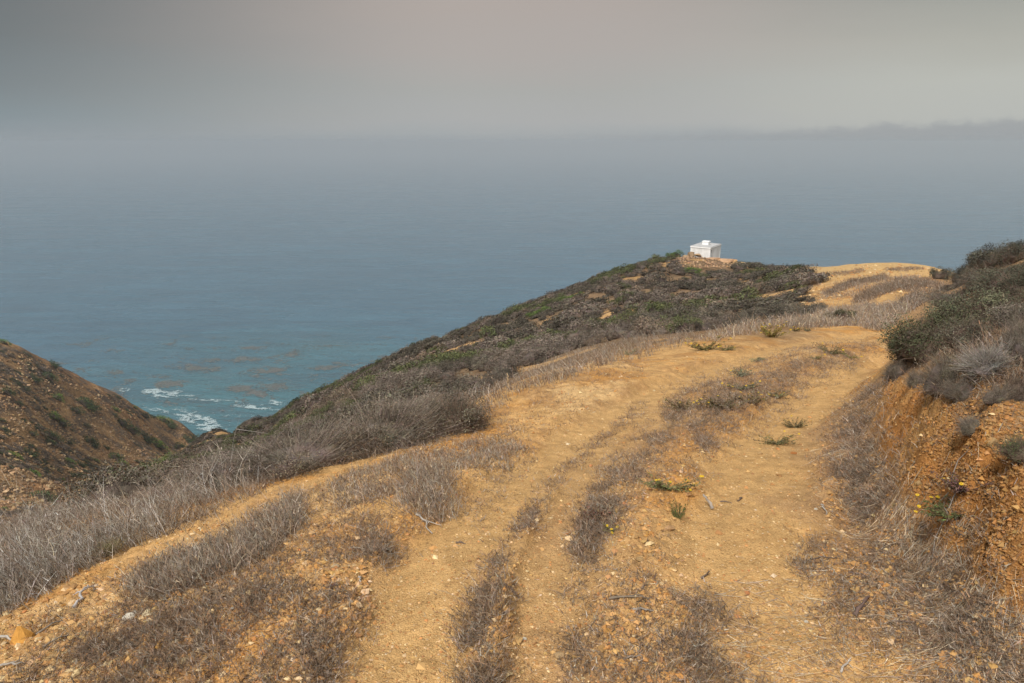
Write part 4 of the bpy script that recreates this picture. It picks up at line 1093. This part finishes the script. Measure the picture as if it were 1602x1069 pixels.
near_shrub(1313, 500, 54, 26, 'dark_shrub', 'single round olive brown bush beyond the bend of the track', (.095, .09, .045), BRTW, seed=35, nl=3500, nt=900, ls=.035, lobes=14)
near_shrub(1560, 452, 110, 40, 'grey_shrub', 'grey green bush filling the gap below the skyline bushes', (.12, .115, .085), GRYTW, seed=36, nl=5000, nt=1500, ls=.022, lobes=18)
near_shrub(1500, 478, 120, 42, 'grey_shrub', 'grey twiggy bush on the near slope facing the far track', (.14, .125, .10), GRYTW, seed=37, nl=4500, nt=2500, ls=.018, lobes=16)
near_shrub(1425, 560, 84, 56, 'dark_leafy_shrub', 'dark olive shrub leaning over the bend, nearest the track', (.09, .09, .05), BRTW, seed=38, nl=5000, nt=1500, ls=.03, lobes=14)
near_shrub(1520, 690, 80, 34, 'spiky_shrub', 'flattened grey brown tuft on the cut bank beside the loose stones', (.17, .135, .10), GRYTW, seed=39, nl=700, nt=2600, ls=.012, tww=.008, core=1)
near_shrub(1590, 745, 90, 40, 'green_sprawl', 'sprawling dark green and brown bush low on the cut bank edge', (.06, .085, .03), BRTW, seed=40, nl=1800, nt=1800, ls=.02, tww=.010, core=1)
near_shrub(165, 872, 62, 34, 'yellow_green_bush', 'single yellowish green bush among the tall grey grass', (.22, .21, .075), (.24, .21, .12), seed=41, nl=1500, nt=2600, ls=.014, tww=.008, core=0)
near_shrub(1185, 560, 30, 10, 'green_ground_plant', 'small grey green mat plant in the grassy strip near the bend', (.15, .17, .09), (.2, .17, .12), seed=42, nl=500, nt=200, ls=.06, tww=.02, core=0)

DKL = (.075, .075, .048)
for i, (a, b, w, h, lab, lc) in enumerate([
    (1515, 548, 110, 60, 'dense dark shrub between the large olive one and the pale boulder', (.10, .092, .065)),
    (1590, 520, 110, 60, 'dense grey brown shrub at the frame edge above the pale boulder', (.13, .11, .085)),
    (1490, 520, 110, 50, 'dark shrub filling the dip behind the large olive one', DKL),
    (1560, 488, 90, 40, 'dark brown shrub around the orange yellow sprig', (.10, .075, .055)),
    (1600, 470, 90, 46, 'dark shrub at the frame edge halfway up to the skyline', DKL),
    (1535, 445, 80, 34, 'dark grey shrub under the widest skyline bush', (.095, .09, .07)),
    (1590, 436, 80, 34, 'dark shrub under the highest skyline bush', DKL),
    (1560, 630, 70, 40, 'wiry brown bush at the top of the cut left of the spiky tuft', (.15, .12, .09)),
    (1500, 628, 76, 42, 'wiry grey brown bush on the lip of the cut', (.16, .13, .10)),
    (1575, 414, 66, 40, 'round dark bush just right of the widest skyline bush', DKL),
    (1530, 416, 56, 38, 'round dark bush just left of the widest skyline bush', DKL)]):
    near_shrub(a, b, w, h, 'bank_shrub', lab, lc, BRTW if i not in (1, 7, 8) else GRYTW, seed=50+i, nl=4500, nt=2200, ls=.024 if i not in (7, 8) else .012, lobes=20)

# ------------------------------------------------------------------ flowering weeds
def rosette_arrays(seed, n_st=30, nleaf=26, green=(.14, .16, .055), flat=.3):
    r = np.random.default_rng(seed); a = Acc()
    th = r.uniform(0, 2*np.pi, n_st); el = r.uniform(.1, .9, n_st)*flat*2
    d = np.stack([np.cos(th)*np.cos(el), np.sin(th)*np.cos(el), np.sin(el)], 1)
    ln = r.uniform(.6, 1.15, n_st); b = np.zeros((n_st, 3)); bend = r.normal(0, .12, (n_st, 3)); bend[:, 2] = r.uniform(.0, .35, n_st)
    ribbons(a, b, d, ln, np.full(n_st, .035), bend, colvar((.16, .13, .06), n_st, .2, r), 4, 0, r)
    k_ = np.repeat(np.arange(n_st), nleaf); s = r.uniform(.1, 1, len(k_))
    pos = d[k_]*(ln[k_]*s)[:, None]+bend[k_]*(ln[k_]*s*s)[:, None]+r.normal(0, .035, (len(k_), 3)); pos[:, 2] = np.maximum(pos[:, 2], .01)
    leaves(a, pos, unit(r.normal(size=(len(k_), 3))+[0, 0, .8]), r.uniform(.035, .085, len(k_)), .42, colvar(green, len(k_), .3, r, .12), r)
    tips = d*ln[:, None]+bend*ln[:, None]
    return a, tips
def flower_mesh(spent=False):
    a = Acc(); n_ = 11
    c1 = (.62, .42, .02) if not spent else (.10, .06, .03); c2 = (.42, .24, .02) if not spent else (.07, .045, .03)
    for i in range(n_):
        t = 2*math.pi*i/n_; u = np.array([math.cos(t), math.sin(t), .12]); w = np.array([-math.sin(t), math.cos(t), 0])*.17
        L_ = 1.0 if not spent else .5
        a.add([u*.25-w*.6, u*.8*L_-w, u*1.05*L_, u*.8*L_+w, u*.25+w*.6], [[0, 1, 2, 3, 4]], c1)
    v = ICO_V*np.array([.42, .42, .32])+[0, 0, .08]; a.add(v, ICO_F, c2)
    return a.mesh('flower_head', (M_FLOWER,))
FL, FLS = flower_mesh(), flower_mesh(True)
ROS = {}
def flower_plant(px, py, wpx, hpx, label, nfl=7, green=(.14, .16, .055), spent=2, seed=1, flat=.45):
    green = tuple(g_*k_ for g_, k_ in zip(green, (1.0, .80, .95)))
    nfl = int(nfl*1.5)
    p, d, fw = at_pix(px, py); r = wpx/2*fw/F; h = max(hpx*fw/F, .03)
    a, tips = rosette_arrays(seed, green=green, flat=flat)
    root = empty('gumweed', (p.x, p.y, p.z)); tag(root, label, 'flowering weed', None)
    v, f, t, c = a.arrays(); zs = h/max(v[:, 2].max(), .2)
    sc = np.array([r, r, zs])
    gx, gy = grad(np.array([p.x]), np.array([p.y]), .3)
    sh = lambda q_: q_*sc+np.stack([0*q_[:, 0], 0*q_[:, 0], (q_[:, 0]*float(gx[0])+q_[:, 1]*float(gy[0]))*r], 1)
    link('foliage', raw_mesh('foliage', sh(v), f, t, c, False, (M_PLANT,)), root)
    tp = sh(tips)
    fs = min(max(.009, 1.7*fw/F), .035)
    for i in range(nfl+spent):
        q_ = tp[i % len(tp)]
        o = link('flower_head' if i < nfl else 'spent_flower_head', FL if i < nfl else FLS, root)
        o.location = (q_[0], q_[1], q_[2]+.006); o.scale = (fs,)*3
        o.rotation_euler = (random.uniform(-.5, .5), random.uniform(-.5, .5), random.uniform(0, 6))
    return root
DUL = (.13, .12, .05)
for i, (a, b, w, h, lab, nf, gr, spn) in enumerate([
    (1045, 768, 92, 26, 'sprawling green gumweed with yellow flowers in the centre strip, below the big weed patch', 9, (.15, .18, .06), 3),
    (960, 822, 44, 14, 'few bright yellow blooms at the foot of the dark withered clump in the centre strip', 5, (.14, .17, .05), 0),
    (935, 800, 66, 40, 'dark brown withered gumweed clump at the left side of the centre strip', 0, (.14, .085, .045), 8),
    (1062, 806, 30, 34, 'single upright green sprig just below the sprawling green gumweed', 0, (.10, .15, .04), 3),
    (1216, 684, 62, 20, 'loose green gumweed alone in the bare right wheel track', 6, (.17, .19, .07), 2),
    (1245, 660, 44, 16, 'thin trailing weed just above the one in the right wheel track', 3, (.15, .15, .06), 3),
    (1068, 634, 64, 24, 'brownish gumweed at the left end of the big centre weed patch', 2, DUL, 8),
    (1128, 644, 90, 30, 'wide olive brown gumweed in the middle of the big centre weed patch', 8, DUL, 6),
    (1178, 634, 60, 24, 'olive gumweed at the right end of the big centre weed patch', 5, DUL, 5),
    (1160, 608, 66, 14, 'low green mat with yellow dots at the top of the big centre weed patch', 6, (.15, .19, .09), 1),
    (1160, 590, 44, 16, 'grey green weed clump above the yellow dotted mat', 1, (.14, .18, .10), 2),
    (1215, 616, 50, 16, 'green weed beside the right wheel track at the edge of the centre strip', 3, (.15, .17, .07), 2),
    (1104, 548, 70, 22, 'gumweed with yellow flowers on the left verge just before the bend', 9, (.17, .17, .05), 4),
    (1135, 551, 40, 10, 'short green runner trailing right from the left verge gumweed', 2, (.17, .18, .06), 1),
    (1206, 528, 52, 26, 'bright yellow flowering gumweed on the far verge at the top of the bend', 12, (.20, .19, .04), 0),
    (1243, 520, 24, 10, 'tiny orange yellow flowering weed right of the bright one on the far verge', 4, (.17, .16, .05), 0),
    (1262, 520, 18, 10, 'tiny grey green weed on the far verge', 0, (.13, .16, .08), 1),
    (1300, 550, 54, 16, 'green weed in the strip where the track enters the bend', 3, (.11, .13, .05), 5),
    (1328, 553, 34, 10, 'small bright green weed at the right end of the strip by the bend', 2, (.20, .23, .05), 0),
    (1275, 560, 30, 8, 'small green weed left of the strip end by the bend', 2, (.19, .22, .06), 0),
    (1330, 506, 22, 8, 'tiny yellow flowered weed at the foot of the round bush beyond the bend', 4, (.20, .20, .05), 0),
    (985, 555, 30, 12, 'pale green weed on the left verge among the dry grass', 0, (.20, .24, .10), 1),
    (1480, 832, 100, 34, 'dark green gumweed with orange yellow flowers sprawling at the foot of the cut bank', 9, (.075, .10, .03), 4),
    (1500, 792, 84, 40, 'tangle of dead grey stems with two yellow flowers on the cut bank', 3, (.12, .09, .06), 7),
    (1552, 482, 20, 12, 'orange yellow flowering sprig among the dark shrubs above the bank', 4, (.14, .16, .05), 0),
    (375, 870, 24, 12, 'tiny fresh green sprout in the second grass patch', 0, (.16, .22, .05), 0),
    (520, 925, 30, 16, 'small leafless weed on the orange shoulder left of the track', 0, (.15, .11, .08), 4)]):
    flower_plant(a, b, w, h, lab, nf, gr, spn, seed=60+i)

# ------------------------------------------------------------------ stones
def cut_stone(seed, cuts=12, stretch=(1, .8, .6), col=(.48, .27, .10), var=.08, deep=.62):
    r = np.random.default_rng(seed); v, f = ICO4
    v = v.copy().astype(float); nr = unit(r.normal(size=(cuts, 3))); h = r.uniform(deep, .95, cuts)
    for n_, hh in zip(nr, h):
        dd = v@n_; m = dd > hh; v[m] -= np.outer(dd[m]-hh, n_)
    v += .018*np.stack([perlin(v[:, 0]*4+seed, v[:, 1]*4+v[:, 2]*3, 5+i) for i in range(3)], 1)
    v *= np.array(stretch)
    c = np.array(col)[None]*(1+var*perlin(v[:, 0]*5, v[:, 2]*5+seed, 9))[:, None]
    a = Acc(); a.add(v, f, c); return a
def stone(px, py, wpx, hpx, name, label, col, seed, cat='rock', stretch=None, rot=None, sink=.25, group=None, dmin=.9, mesh=None, depth=.8):
    p, d, fw = at_pix(px, py, dmin); r = wpx/2*fw/F; h = hpx*fw/F
    me = mesh or cut_stone(seed, col=col, stretch=(1, 1, 1)).mesh(name, (M_ROCK,))
    o = link(name, me); o.location = (p.x, p.y, p.z+h*.5*(1-sink*2)); o.scale = (r, r*depth, h*.62)
    o.rotation_euler = (random.uniform(-.12, .12), random.uniform(-.12, .12), rot if rot is not None else random.uniform(-.5, .5))
    tag(o, label, cat, group); return o
OR_, TA_, WH_, RD_, PK_ = (.52, .26, .07), (.52, .34, .16), (.80, .73, .60), (.46, .19, .06), (.50, .30, .18)
def pyramid_rock():
    p, d, fw = at_pix(36, 1008); s = fw/F
    a = Acc()
    # sharp four-sided block: apex leaning left, undercut lower faces coloured darker for shade
    v = np.array([(-19,-3,-2),(-2,-11,-4),(17,-6,-2),(14,14,-2),(-14,13,-2),(-15,-4,7),(-3,-11,5),(4,-11,8),(15,-7,5),(-6,4,27),(-2,6,26),(12,10,10)], float)*s
    f3 = [(9,5,6),(9,6,7),(9,7,10),(10,7,8),(10,8,11),(9,10,11),(9,11,4),(9,4,5),(11,3,4),(11,8,3)]
    f4 = [(5,0,1,6),(7,1,2,8),(8,2,3,3),(5,4,0,0)]
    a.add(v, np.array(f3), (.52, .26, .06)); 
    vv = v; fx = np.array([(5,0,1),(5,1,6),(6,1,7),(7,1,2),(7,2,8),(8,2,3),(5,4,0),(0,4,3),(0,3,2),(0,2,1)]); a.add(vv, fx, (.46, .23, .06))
    o = link('pyramid_rock', a.mesh('pyramid_rock', (M_ROCK,))); o.location = p; tag(o, 'sharp orange pyramid shaped rock on the dirt below the tall grass', 'rock')
pyramid_rock()
for i, (a, b, w, h, lab, col, dp) in enumerate([
    (86, 1036, 28, 9, 'flat tan slab with a straight broken edge below the pyramid rock', TA_, .8),
    (116, 962, 17, 6, 'flat tan stone above the pyramid rock, near the leaning grey stalks', TA_, .8),
    (72, 971, 12, 5, 'small orange red stone just above the pyramid rock', RD_, .8),
    (203, 971, 22, 9, 'white chalky stone beside the brown weeds', WH_, .8),
    (213, 964, 10, 5, 'small white stone touching the chalky one', WH_, .8),
    (176, 966, 16, 5, 'orange stone left of the white chalky stone', RD_, .8),
    (203, 982, 9, 5, 'little red stone under the white chalky stone', RD_, .8),
    (101, 950, 10, 5, 'small orange pebble stone above the flat tan stone', OR_, .8),
    (273, 953, 13, 5, 'flat tan stone under the second grass patch', TA_, .8),
    (290, 956, 11, 5, 'brownish stone right of the flat one under the second grass patch', PK_, .8),
    (280, 1009, 13, 6, 'pale oval stone among low brown weeds', (.6, .46, .28), .8),
    (392, 1037, 17, 10, 'rounded orange stone at the edge of the bright orange dirt', TA_, .8),
    (186, 1067, 16, 8, 'tan stone cut by the bottom edge of the frame', TA_, .8),
    (525, 893, 15, 8, 'cream stone on the orange shoulder', (.58, .42, .24), .8),
    (365, 957, 8, 4, 'tiny white angular chip on the left verge', WH_, .8),
    (527, 921, 8, 5, 'small grey stone below the cream stone', (.36, .28, .2), .8),
    (1048, 822, 17, 7, 'flat salmon stone at the foot of the upright green sprig', (.58, .35, .17), .8),
    (1190, 700, 9, 4, 'small flat stone left of the gumweed in the right wheel track', TA_, .8),
    (1243, 699, 10, 4, 'brown stone right of the gumweed in the right wheel track', RD_, .8),
    (1145, 668, 8, 5, 'orange stone at the lower right of the centre weed patch', OR_, .8),
    (1519, 664, 17, 9, 'flat orange stone lying loose high on the cut bank', TA_, .8),
    (1546, 713, 20, 15, 'upright orange stone on the cut bank below the flat loose one', TA_, .8),
    (1538, 730, 10, 7, 'small orange stone tucked under the upright one', OR_, .8),
    (1585, 556, 26, 17, 'large pale rounded boulder among the shrubs at the top of the bank', (.48, .38, .24), .9),
    (1516, 509, 14, 9, 'orange stone in front of the dark leafy shrubs', RD_, .8),
    (1566, 484, 22, 8, 'pale tan stone between the dark shrubs near the flowering sprig', TA_, .8),
    (1545, 500, 18, 8, 'long tan stone below the pale one between the shrubs', TA_, .8),
    (1546, 582, 8, 6, 'small tan stone, upper of two stacked by the silver stump', TA_, .8),
    (1545, 590, 9, 7, 'small tan stone, lower of two stacked by the silver stump', TA_, .8),
    (1466, 585, 10, 7, 'orange stone at the lip of the cut under the twiggy shrub', RD_, .8),
    (1463, 597, 8, 6, 'pale stone just below the orange one at the lip of the cut', TA_, .8),
    (1405, 592, 12, 9, 'pale stone at the corner of the cut bank', TA_, .8),
    (1580, 606, 22, 7, 'flat brown slab under the spiky brown tuft', PK_, .8),
    (1432, 790, 9, 8, 'round pale stone at the foot of the cut bank', TA_, .8),
    (1277, 793, 6, 4, 'tiny white pebble by the right wheel track', WH_, .8),
    (1264, 953, 7, 4, 'tiny cream pebble on the lower right of the track', WH_, .8),
    (820, 980, 9, 4, 'small flat white flake in the left wheel track', WH_, .8),
    (875, 1005, 18, 5, 'flat pinkish slab sunk in the middle of the track', (.56, .38, .2), .8),
    (1000, 880, 14, 5, 'flat tan flake in the centre strip', TA_, .8),
    (1018, 870, 10, 3, 'thin tan flake above the flat one in the centre strip', TA_, .8)]):
    stone(a, b, w, h, 'loose_stone', lab, col, 200+i, depth=dp)
# rock outcrop that carries the hut
def outcrop():
    group = 'ledges of the rock outcrop under the hut'
    hx, hy = HUT_P[0], HUT_P[1]
    def place(px, py, d, w, dpt, h, col, seed, lab, name='outcrop_ledge'):
        a_, t_ = pix_ray(px, py); x, y, z = d*math.sin(a_), d*math.cos(a_), CAMZ-d*float(t_)
        o = link(name, cut_stone(seed, 14, (1, 1, 1), col, .25, .5).mesh(name, (M_ROCK,)))
        o.location = (x, y, z); o.scale = (w, dpt, h); o.rotation_euler = (random.uniform(-.15, .15), random.uniform(-.2, .1), random.uniform(-.3, .3)); tag(o, lab, 'rock')
    PKR = (.44, .27, .155); PKD = (.33, .205, .125)
    L_ = [(1105, 409, 87.4, 2.6, 1.6, .62, PKR, 'broad pink ledge directly in front of the white hut'),
          (1076, 409, 88.0, 2.0, 1.5, .62, PKD, 'pink rock mass left of the hut front'),
          (1131, 410, 87.6, 1.9, 1.5, .50, PKR, 'pink ledge right of the hut door side'),
          (1147, 411, 87.6, .9, .9, .42, (.42, .25, .12), 'dark undercut knob at the seaward right end of the outcrop'),
          (1082, 399, 88.2, .62, .5, .42, (.26, .18, .11), 'dark brown boulder leaning at the left corner of the hut'),
          (1092, 399.5, 88.0, .5, .45, .26, (.36, .24, .14), 'small brown rock against the hut wall'),
          (1073, 402, 88.4, .55, .5, .30, (.30, .21, .13), 'small dark rock left of the leaning boulder'),
          (1052, 411, 88.0, 1.4, 1.2, .5, PKD, 'weathered pink rock at the left foot of the outcrop'),
          (1100, 416, 85.5, 2.2, 1.2, .34, PKR, 'low pink step at the foot of the outcrop'),
          (1128, 418, 85.0, 2.0, 1.2, .28, (.52, .34, .19), 'pale sandy rock step between the outcrop and the knoll'),
          (1155, 415, 86.0, 1.3, .9, .26, (.50, .33, .18), 'thin pale slab trailing right from the outcrop'),
          (1060, 419, 84.0, .9, .6, .25, (.32, .30, .28), 'grey lichened rock beside the bright green bush'),
          (1048, 416, 85.0, .8, .6, .25, (.34, .32, .30), 'pale grey rock at the far left foot of the outcrop')]
    for i, (px, py, d, w, dp, h, c, lab) in enumerate(L_): place(px, py, d, w, dp, h, c, 300+i, lab)
    a2 = Acc(); x, y = in_area([(1050,402),(1085,398),(1145,402),(1160,414),(1130,422),(1060,420)], 700, None)
    pebbles(a2, x, y, .09, cols=((.42,.26,.15), (.34,.21,.12), (.48,.34,.22), (.2,.13,.085)), p=(.35, .3, .1, .25), flat=.8)
    tag(link('outcrop_scree', a2.mesh('outcrop_scree', (M_DRY,))), 'broken pink scree around the outcrop under the hut', 'scree', kind='stuff')
outcrop()

# ------------------------------------------------------------------ sticks and dead wood
def tube(acc, pts, radii, col, sides=6, seed=0):
    r = np.random.default_rng(seed); P_ = np.array(pts, float); n_ = len(P_)
    T = np.gradient(P_, axis=0); T = unit(T); up = np.array([.13, .27, 1.0]); S = unit(np.cross(T, up)); U = np.cross(S, T)
    an = np.linspace(0, 2*np.pi, sides+1)[:-1]
    R = np.array(radii)[:, None]*(1+r.normal(0, .14, (n_, sides)))
    v = P_[:, None]+S[:, None]*(np.cos(an)*R)[..., None]+U[:, None]*(np.sin(an)*R)[..., None]
    v = v.reshape(-1, 3); idx = np.arange(n_*sides).reshape(n_, sides); nx = np.roll(idx, -1, 1)
    f = np.stack([idx[:-1], nx[:-1], nx[1:], idx[1:]], -1).reshape(-1, 4)
    c = np.clip(np.array(col)[None]*np.exp(r.normal(0, .15, (len(v), 1))), 0, 1)
    acc.add(v, f, c)
    for e, rev in ((0, True), (n_-1, False)):
        acc.add(v[idx[e]], np.array([list(range(sides))[::-1 if rev else 1]]), col)
def branch_line(p0, p1, n_, wig, r, lift=0):
    p0, p1 = np.array(p0), np.array(p1); s = np.linspace(0, 1, n_)[:, None]
    q_ = p0*(1-s)+p1*s; ln = np.linalg.norm(p1-p0)
    q_[1:-1] += r.normal(0, wig*ln, (n_-2, 3))*[1, 1, .3]; q_[:, 2] += lift*np.sin(s[:, 0]*np.pi)*ln; return q_
def stick(px0, py0, px1, py1, thick_px, name, label, col=(.17, .13, .10), forks=2, seed=0, lift=.08, cat='stick', tip=.0):
    r = np.random.default_rng(seed); a_, b_ = G(px0, py0), G(px1, py1)
    _, _, fw = project(np.array([a_.x]), np.array([a_.y]), np.array([a_.z])); rad = thick_px/2*float(fw[0])/F
    if tip > .09:      # stands upright: the far end is above the foot
        sc_ = float(fw[0])/F; b_ = Vector((a_.x+(px1-px0)*sc_, a_.y+.02, a_.z+(py0-py1)*sc_*1.05)); tip = 0
    a_.z += rad*.8; b_.z += rad*.5+tip
    line = branch_line(a_, b_, 9, .035, r, lift); A_ = Acc()
    org = np.array(a_)
    tube(A_, line-org, np.linspace(rad, rad*.45, 9)*(1+r.normal(0, .1, 9)), col, 6, seed)
    ln = np.linalg.norm(line[-1]-line[0])
    for k_ in range(forks):
        i = r.integers(2, 8); q0 = line[i]; dr = unit(line[-1]-line[0])
        e = q0+(unit(dr+r.normal(0, .7, 3)*[1, 1, .3]))*ln*r.uniform(.18, .4); e[2] = float(HZ(np.array([e[0]]), np.array([e[1]]))[0])+rad*.6+abs(r.normal(0, .02))
        tube(A_, branch_line(q0, e, 5, .05, r)-org, np.linspace(rad*.55, rad*.2, 5), np.array(col)*1.15, 5, seed+k_)
    o = link(name, A_.mesh(name, (M_DRY,), True)); o.location = a_; tag(o, label, cat); return o
DW = (.15, .11, .085); GW = (.34, .30, .26); PW = (.46, .38, .28)
for i, q_ in enumerate([
    (1115, 783, 1101, 762, 6, 'stub of weathered grey wood standing up beside the right wheel track', GW, 0, .12),
    (1128, 772, 1146, 774, 2.5, 'thin curved twig right of the wood stub', DW, 0, 0),
    (1162, 766, 1156, 772, 3, 'short dark twig end right of the thin curved twig', DW, 1, 0),
    (952, 946, 1018, 941, 4, 'long dark stick lying across the centre strip', (.19, .15, .11), 1, 0),
    (990, 960, 1022, 963, 5, 'short thick grey stick just below the long dark one', (.22, .19, .16), 0, 0),
    (1003, 927, 1012, 922, 3, 'small forked twig above the long dark stick', DW, 2, 0),
    (975, 1035, 1005, 1033, 3, 'thin grey twig near the bottom of the centre strip', (.24, .19, .15), 1, 0),
    (1098, 888, 1110, 883, 4, 'short dark twig cluster in the centre strip', DW, 2, 0),
    (1328, 893, 1372, 908, 4.5, 'dark brown stick left of the gnarled forked branch', (.12, .08, .06), 1, 0),
    (1337, 966, 1358, 945, 8, 'gnarled dark forked branch, thickest piece of wood on the right verge', (.13, .085, .07), 4, .03),
    (1318, 1033, 1334, 1018, 4.5, 'pale bent grey stick near the bottom of the right verge', GW, 1, 0),
    (1376, 928, 1396, 937, 4, 'pale splintered stick right of the dark brown one', PW, 2, 0),
    (1378, 948, 1396, 944, 4, 'short dark stick above the twig bundle on the right verge', DW, 1, 0),
    (1400, 975, 1428, 978, 4, 'bundle of thin dark twigs on the right verge', DW, 3, 0),
    (1488, 1013, 1493, 1030, 4, 'small twisted reddish grey twig on the lower right verge', (.26, .19, .15), 2, 0),
    (1478, 1062, 1500, 1065, 7, 'short black stick lying at the bottom edge of the right verge', (.08, .06, .05), 0, 0),
    (1560, 1060, 1602, 1060, 4, 'long grey stick in the bottom corner of the right verge', GW, 1, 0),
    (1584, 1012, 1592, 1020, 5, 'curled pale root piece near the foot of the cut', PW, 1, 0),
    (1563, 827, 1602, 838, 4, 'pale root sticking out of the cut bank', PW, 1, 0),
    (1285, 790, 1293, 806, 3, 'thin grey twig beside the tiny white pebble', GW, 1, 0),
    (789, 918, 812, 921, 4, 'small dark twig between the two left ruts', DW, 1, 0),
    (562, 903, 566, 916, 4, 'stubby grey twig under the cream stone', GW, 0, 0),
    (652, 808, 676, 822, 4, 'grey stick at the left edge of the wheel track', GW, 1, 0),
    (713, 833, 728, 835, 3, 'tiny dark twig in the left wheel track', DW, 1, 0),
    (-10, 1008, 28, 1009, 5, 'grey root at the base of the pyramid rock', GW, 1, 0),
    (58, 1000, 105, 974, 3.5, 'dark root winding up from the pyramid rock', (.22, .18, .14), 1, 0),
    (70, 1022, 108, 1000, 4, 'grey brown root below the dark winding one', (.28, .23, .18), 1, 0),
    (-10, 1050, 40, 1046, 5, 'pale root near the left bottom corner', GW, 1, 0),
    (117, 957, 140, 928, 5, 'leaning bundle of silvery stalks above the flat tan stone', SILV, 4, .02),
    (1548, 594, 1556, 566, 6, 'silvery dead stump with forked stems among the shrubs on the bank', (.42, .40, .38), 5, .10),
    (1460, 822, 1520, 790, 4, 'long curved grey branch over the sprawling gumweed on the bank', GW, 3, .05),
    (520, 715, 545, 722, 6, 'charred black stub in the grass under the thicket', (.05, .04, .04), 0, .05),
    (796, 612, 793, 588, 4, 'lone upright dry stalk on the left verge beside the thicket', (.38, .28, .17), 1, .28),
    (1386, 618, 1387, 596, 2, 'dead upright weed stalk on the corner of the cut bank', DW, 3, .22),
    (1310, 890, 1295, 875, 2, 'straw stem lying pale across the right verge', PW, 0, 0),
    (1270, 860, 1310, 872, 2.5, 'thin dark twig on the right side of the track', DW, 2, 0),
    (1395, 800, 1440, 810, 3, 'speckled dry stem lying at the foot of the cut', (.3, .24, .12), 2, .02)]):
    stick(q_[0], q_[1], q_[2], q_[3], q_[4], 'dead_stick', q_[5], q_[6], q_[7], 700+i, tip=q_[8])

# ------------------------------------------------------------------ the white hut
def flat_mat(name, col, rough=.6, var=.12):
    m, t, b = new_mat(name); tc = N(t, 'ShaderNodeTexCoord')
    n_ = N(t, 'ShaderNodeTexNoise', i_Scale=1.8, i_Detail=6.0, i_Roughness=.7); L(t, tc.outputs['Object'], n_.inputs['Vector'])
    c = mixc(t, 1, (*col, 1), ramp(t, n_.outputs[0], [(.3, (1-var*2,)*3), (.6, (1, 1, 1))]).outputs[0], 'MULTIPLY')
    L(t, c, b.inputs['Base Color']); b.inputs['Roughness'].default_value = rough; return m
M_WHITE = flat_mat('white_paint', (.88, .87, .85)); M_TRIM = flat_mat('trim_paint', (.92, .92, .91), var=.05)
M_ROOFG = flat_mat('roof_felt', (.42, .42, .42), .85); M_SEAM = flat_mat('grey_paint', (.42, .42, .43)); M_DARKG = flat_mat('window_glass', (.05, .06, .065), .2)
def boxes(name, lst, mat, parent, bevel=0):
    a = Acc()
    for (x0, x1), (y0, y1), (z0, z1) in lst:
        v = [(x0,y0,z0),(x1,y0,z0),(x1,y1,z0),(x0,y1,z0),(x0,y0,z1),(x1,y0,z1),(x1,y1,z1),(x0,y1,z1)]
        a.add(v, np.array([(3,2,1,0),(4,5,6,7),(0,1,5,4),(1,2,6,5),(2,3,7,6),(3,0,4,7)]), (1, 1, 1))
    v, f, t, c = a.arrays(); return link(name, raw_mesh(name, v, f, t, None, False, (mat,)), parent)
def hut():
    root = empty('hut', (HUT_P[0], HUT_P[1], HUT_P[2]-2.45), HUT_R); tag(root, 'small white flat roofed wooden hut with a vent box on the rocky point', 'hut')
    W, D, H = 3.9, 2.6, 2.45        # x: along the right-hand face, y: along the left-hand face
    wl = [((.05, W-.05), (.05, D-.05), (0, H-.10))]
    boxes('wall', wl, M_WHITE, root)
    # horizontal boards on the left face, upright boards on the right face: real laps
    nb = 12
    boxes('siding', [((.02, .05), (.12, D-.12), (i*.185+.01, i*.185+.172)) for i in range(nb)], M_WHITE, root)
    boxes('siding', [((.12+i*.31, .12+i*.31+.296), (.025, .05), (0, 2.22)) for i in range(2, 12)], M_WHITE, root)
    for x0, y0 in ((0, 0), (W-.12, 0), (0, D-.12), (W-.12, D-.12)):
        boxes('corner_board', [((x0, x0+.12), (y0, y0+.12), (0, 2.235))], M_TRIM, root)
    boxes('frieze', [((-.03, W+.03), (-.03, D+.03), (2.235, 2.275))], M_SEAM, root)
    boxes('fascia', [((-.05, W+.05), (-.05, D+.05), (2.275, 2.43))], M_TRIM, root)
    boxes('roof', [((-.04, W+.04), (-.04, D+.04), (2.43, 2.47))], M_ROOFG, root)
    vb = boxes('vent_box', [((1.75, 2.45), (.95, 1.75), (2.47, 2.86))], M_TRIM, root)
    boxes('vent_cap', [((1.69, 2.51), (.89, 1.81), (2.86, 2.93))], M_TRIM, vb)
    win = boxes('window', [((.36, .40), (0.0, .048), (1.12, 2.08)), ((.64, .68), (0.0, .048), (1.12, 2.08)), ((.36, .68), (-.004, .046), (1.06, 1.12)), ((.36, .68), (-.004, .046), (2.08, 2.13)), ((.40, .64), (.004, .044), (1.58, 1.61))], M_TRIM, root)
    boxes('pane', [((.40, .64), (.012, .04), (1.12, 2.08))], M_DARKG, win)
    boxes('door', [((1.5, 2.35), (.006, .024), (.05, 2.05))], M_TRIM, root)
hut()
